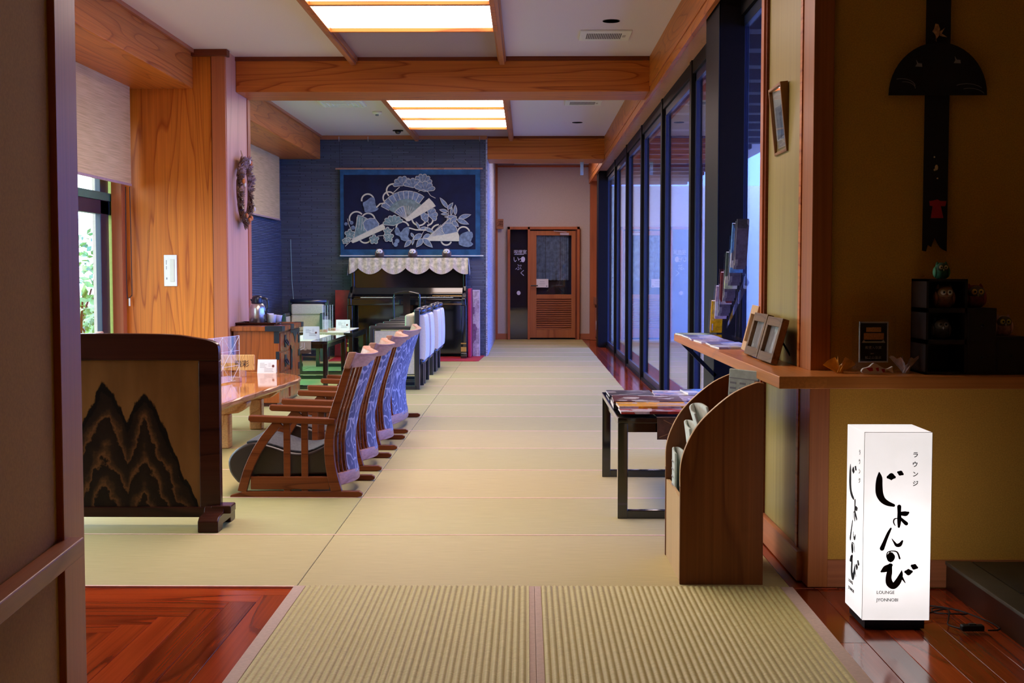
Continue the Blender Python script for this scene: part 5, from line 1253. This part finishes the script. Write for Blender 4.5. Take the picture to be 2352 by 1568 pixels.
ob('cord_loop', MB().tube(smoothpts([(.03,.0,1.86),(.034,0,1.5),(.036,0,1.0),(.028,0,.945),(.008,0,.93),(-.006,0,.96),(-.008,0,1.3),(-.004,0,1.86)],5), .0035, 6), INK, t, smooth=True)
ob('cord_tag', MB().box(.008,.020,-.003,.003,.86,.925), PLASTIC, t)
o = tag(ob('cord_cleat', MB().box(-.004,.004,-.004,.004,-.06,.0).tube([(0,0,0),(-.02,0,.25),(-.03,0,.8)], .003, 5), plain('pale_cleat', (.45,.75,.65,1), .4), None, loc=(-3.20,17.285,.80)), 'pale cord weight hanging against the slate wall', 'cord')

# wreath
t = thing('dried_wreath', 'dried flower and pine cone wreath on the side of the wall column', 'wreath', (-2.50, 11.08, 1.86))
def wp(a, r=1): return (.02, .22*r*math.cos(a), .26*r*math.sin(a))
ob('vine_ring', MB().tube([wp(i*.2618) for i in range(24)], .014, 6, closed=True).tube([(.02,wp(i*.2618)[1]*1.08,wp(i*.2618)[2]*1.06) for i in range(24)], .007, 5, closed=True), plain('vine', (.12,.06,.03,1), .8), t, smooth=True)
ob('hanger', MB().tube([(.02,.04,.27),(.0,.0,.345),(.02,-.04,.27)], .003, 5), plain('straw', (.5,.33,.15,1), .8), t)
rnd = random.Random(4)
def tuft(mb, c, r, n_):
    for _ in range(n_):
        v = Vector((abs(rnd.gauss(0,1))*.8, rnd.gauss(0,1), rnd.gauss(0,1))).normalized(); s_ = v.cross(Vector((0,0,1))).normalized()*r*.22; u_ = v.cross(s_).normalized()*r*.22; c_ = Vector(c)
        mb.add([c_+s_, c_-s_, c_+v*r+u_*.6, c_+v*r*.6+u_], [(0,1,2),(0,2,3)])
for mname, colr, a0, a1, cnt, r_ in (('pale', (.36,.25,.25,1), .1, 2.6, 26, .055), ('brown', (.13,.065,.04,1), 2.6, 6.2, 34, .045), ('tan', (.26,.15,.09,1), 0, 6.28, 20, .05)):
    g = MB()
    for _ in range(cnt):
        a = a0+(a1-a0)*rnd.random(); p = wp(a, .86+.3*rnd.random()); tuft(g, (p[0]+.02*rnd.random(), p[1], p[2]), r_, 22)
    o = ob('dried_flowers', g, plain('dried_'+mname, colr, .8, scale=40, noise=.4), t); o['kind'] = 'stuff'
    if mname == 'pale': o['label'] = 'pale pinkish dried petals'
for i in range(9):
    a = 3.4+.32*i; p = wp(a, 1.0); g = MB()
    for k in range(5): g.lathe([(.024-.004*k,0),(.018-.003*k,.012)], (p[0]+.02,p[1],p[2]-.03+.012*k), 8)
    ob('pine_cone', g, W_DARK, t)
for a in (1.2, 2.9, 4.2, 4.75, 5.1):
    p = wp(a, 1.0); ob('lantern_pod', MB().ball((p[0]+.05,p[1],p[2]), .016,.016,.022, 8, 6), plain('orange_pod', (.7,.22,.05,1), .6), t, smooth=True)
for a in (1.6, 3.0, 5.6): p = wp(a, .95); ob('white_shell', MB().ball((p[0]+.06,p[1],p[2]), .010,.014,.020, 8, 6), plain('white_shell', (.75,.68,.62,1), .5), t, smooth=True)

# ceiling fittings
def vent(label, x, y):
    t = thing('ceiling_vent', label, 'vent', (x, y, H), group='slotted ceiling vents'); 
    ob('frame', MB().box(-.20,.20,-.19,.19,-.014,0), PLASTIC, t, bevel=.005)
    g = MB()
    for i in range(20): g.box(-.145+.0138*i,-.1375+.0138*i,-.11,.11,-.0155,-.0142)
    ob('slots', g, INK, t); ob('badge', MB().box(.135,.16,-.04,.04,-.0155,-.0142), plain('vent_badge', (.5,.42,.38,1), .5), t)
vent('slotted ceiling vent in the nearer ceiling bay', .61, 10.0)
vent('slotted ceiling vent beyond the first beam', .615, 13.9)
for x, y, l in ((.624,9.47,'dark recessed downlight next to the nearer vent'),(.624,15.76,'dark recessed downlight beyond the first beam')):
    t = thing('downlight', l, 'downlight', (x, y, H), group='unlit recessed downlights'); ob('trim_ring', MB().lathe([(.058,-.004),(.064,-.004),(.064,0)], n=24), BLACK, t); ob('recess', MB().lathe([(.0,-.002),(.058,-.002),(.058,-.004)], n=24), INK, t)
t = thing('smoke_detector', 'white smoke detector on the ceiling beyond the first beam', 'detector', (-1.73, 14.68, H))
ob('base', MB().lathe([(.055,0),(.055,-.018),(.045,-.03),(.02,-.032),(0,-.032)][::-1], n=24), PLASTIC, t, smooth=True); ob('sensor', MB().lathe([(0,-.052),(.018,-.05),(.02,-.03)], n=16), GREYINK, t)
t = thing('dome_camera', 'small black dome camera on the ceiling near the slate wall', 'camera', (-1.683, 16.586, H))
ob('mount_ring', MB().lathe([(0,-.012),(.07,-.010),(.07,0)], n=24), BLACK, t); ob('dome', MB().ball((0,0,-.02),.04,.04,.03), LACQ, t, smooth=True)
t = thing('ceiling_diffuser', 'white square air diffuser just visible past the first beam', 'vent', (-2.02, 13.9, H))
ob('frame', MB().box(-.24,.24,-.24,.24,-.018,0), PLASTIC, t, bevel=.004); g = MB()
for k in (.06,.11,.16,.21):
    g.box(-k,k,-k-.006,-k+.006,-.028,-.018).box(-k,k,k-.006,k+.006,-.028,-.018).box(-k-.006,-k+.006,-k,k,-.028,-.018).box(k-.006,k+.006,-k,k,-.028,-.018)
ob('louvres', g, PLASTIC, t)
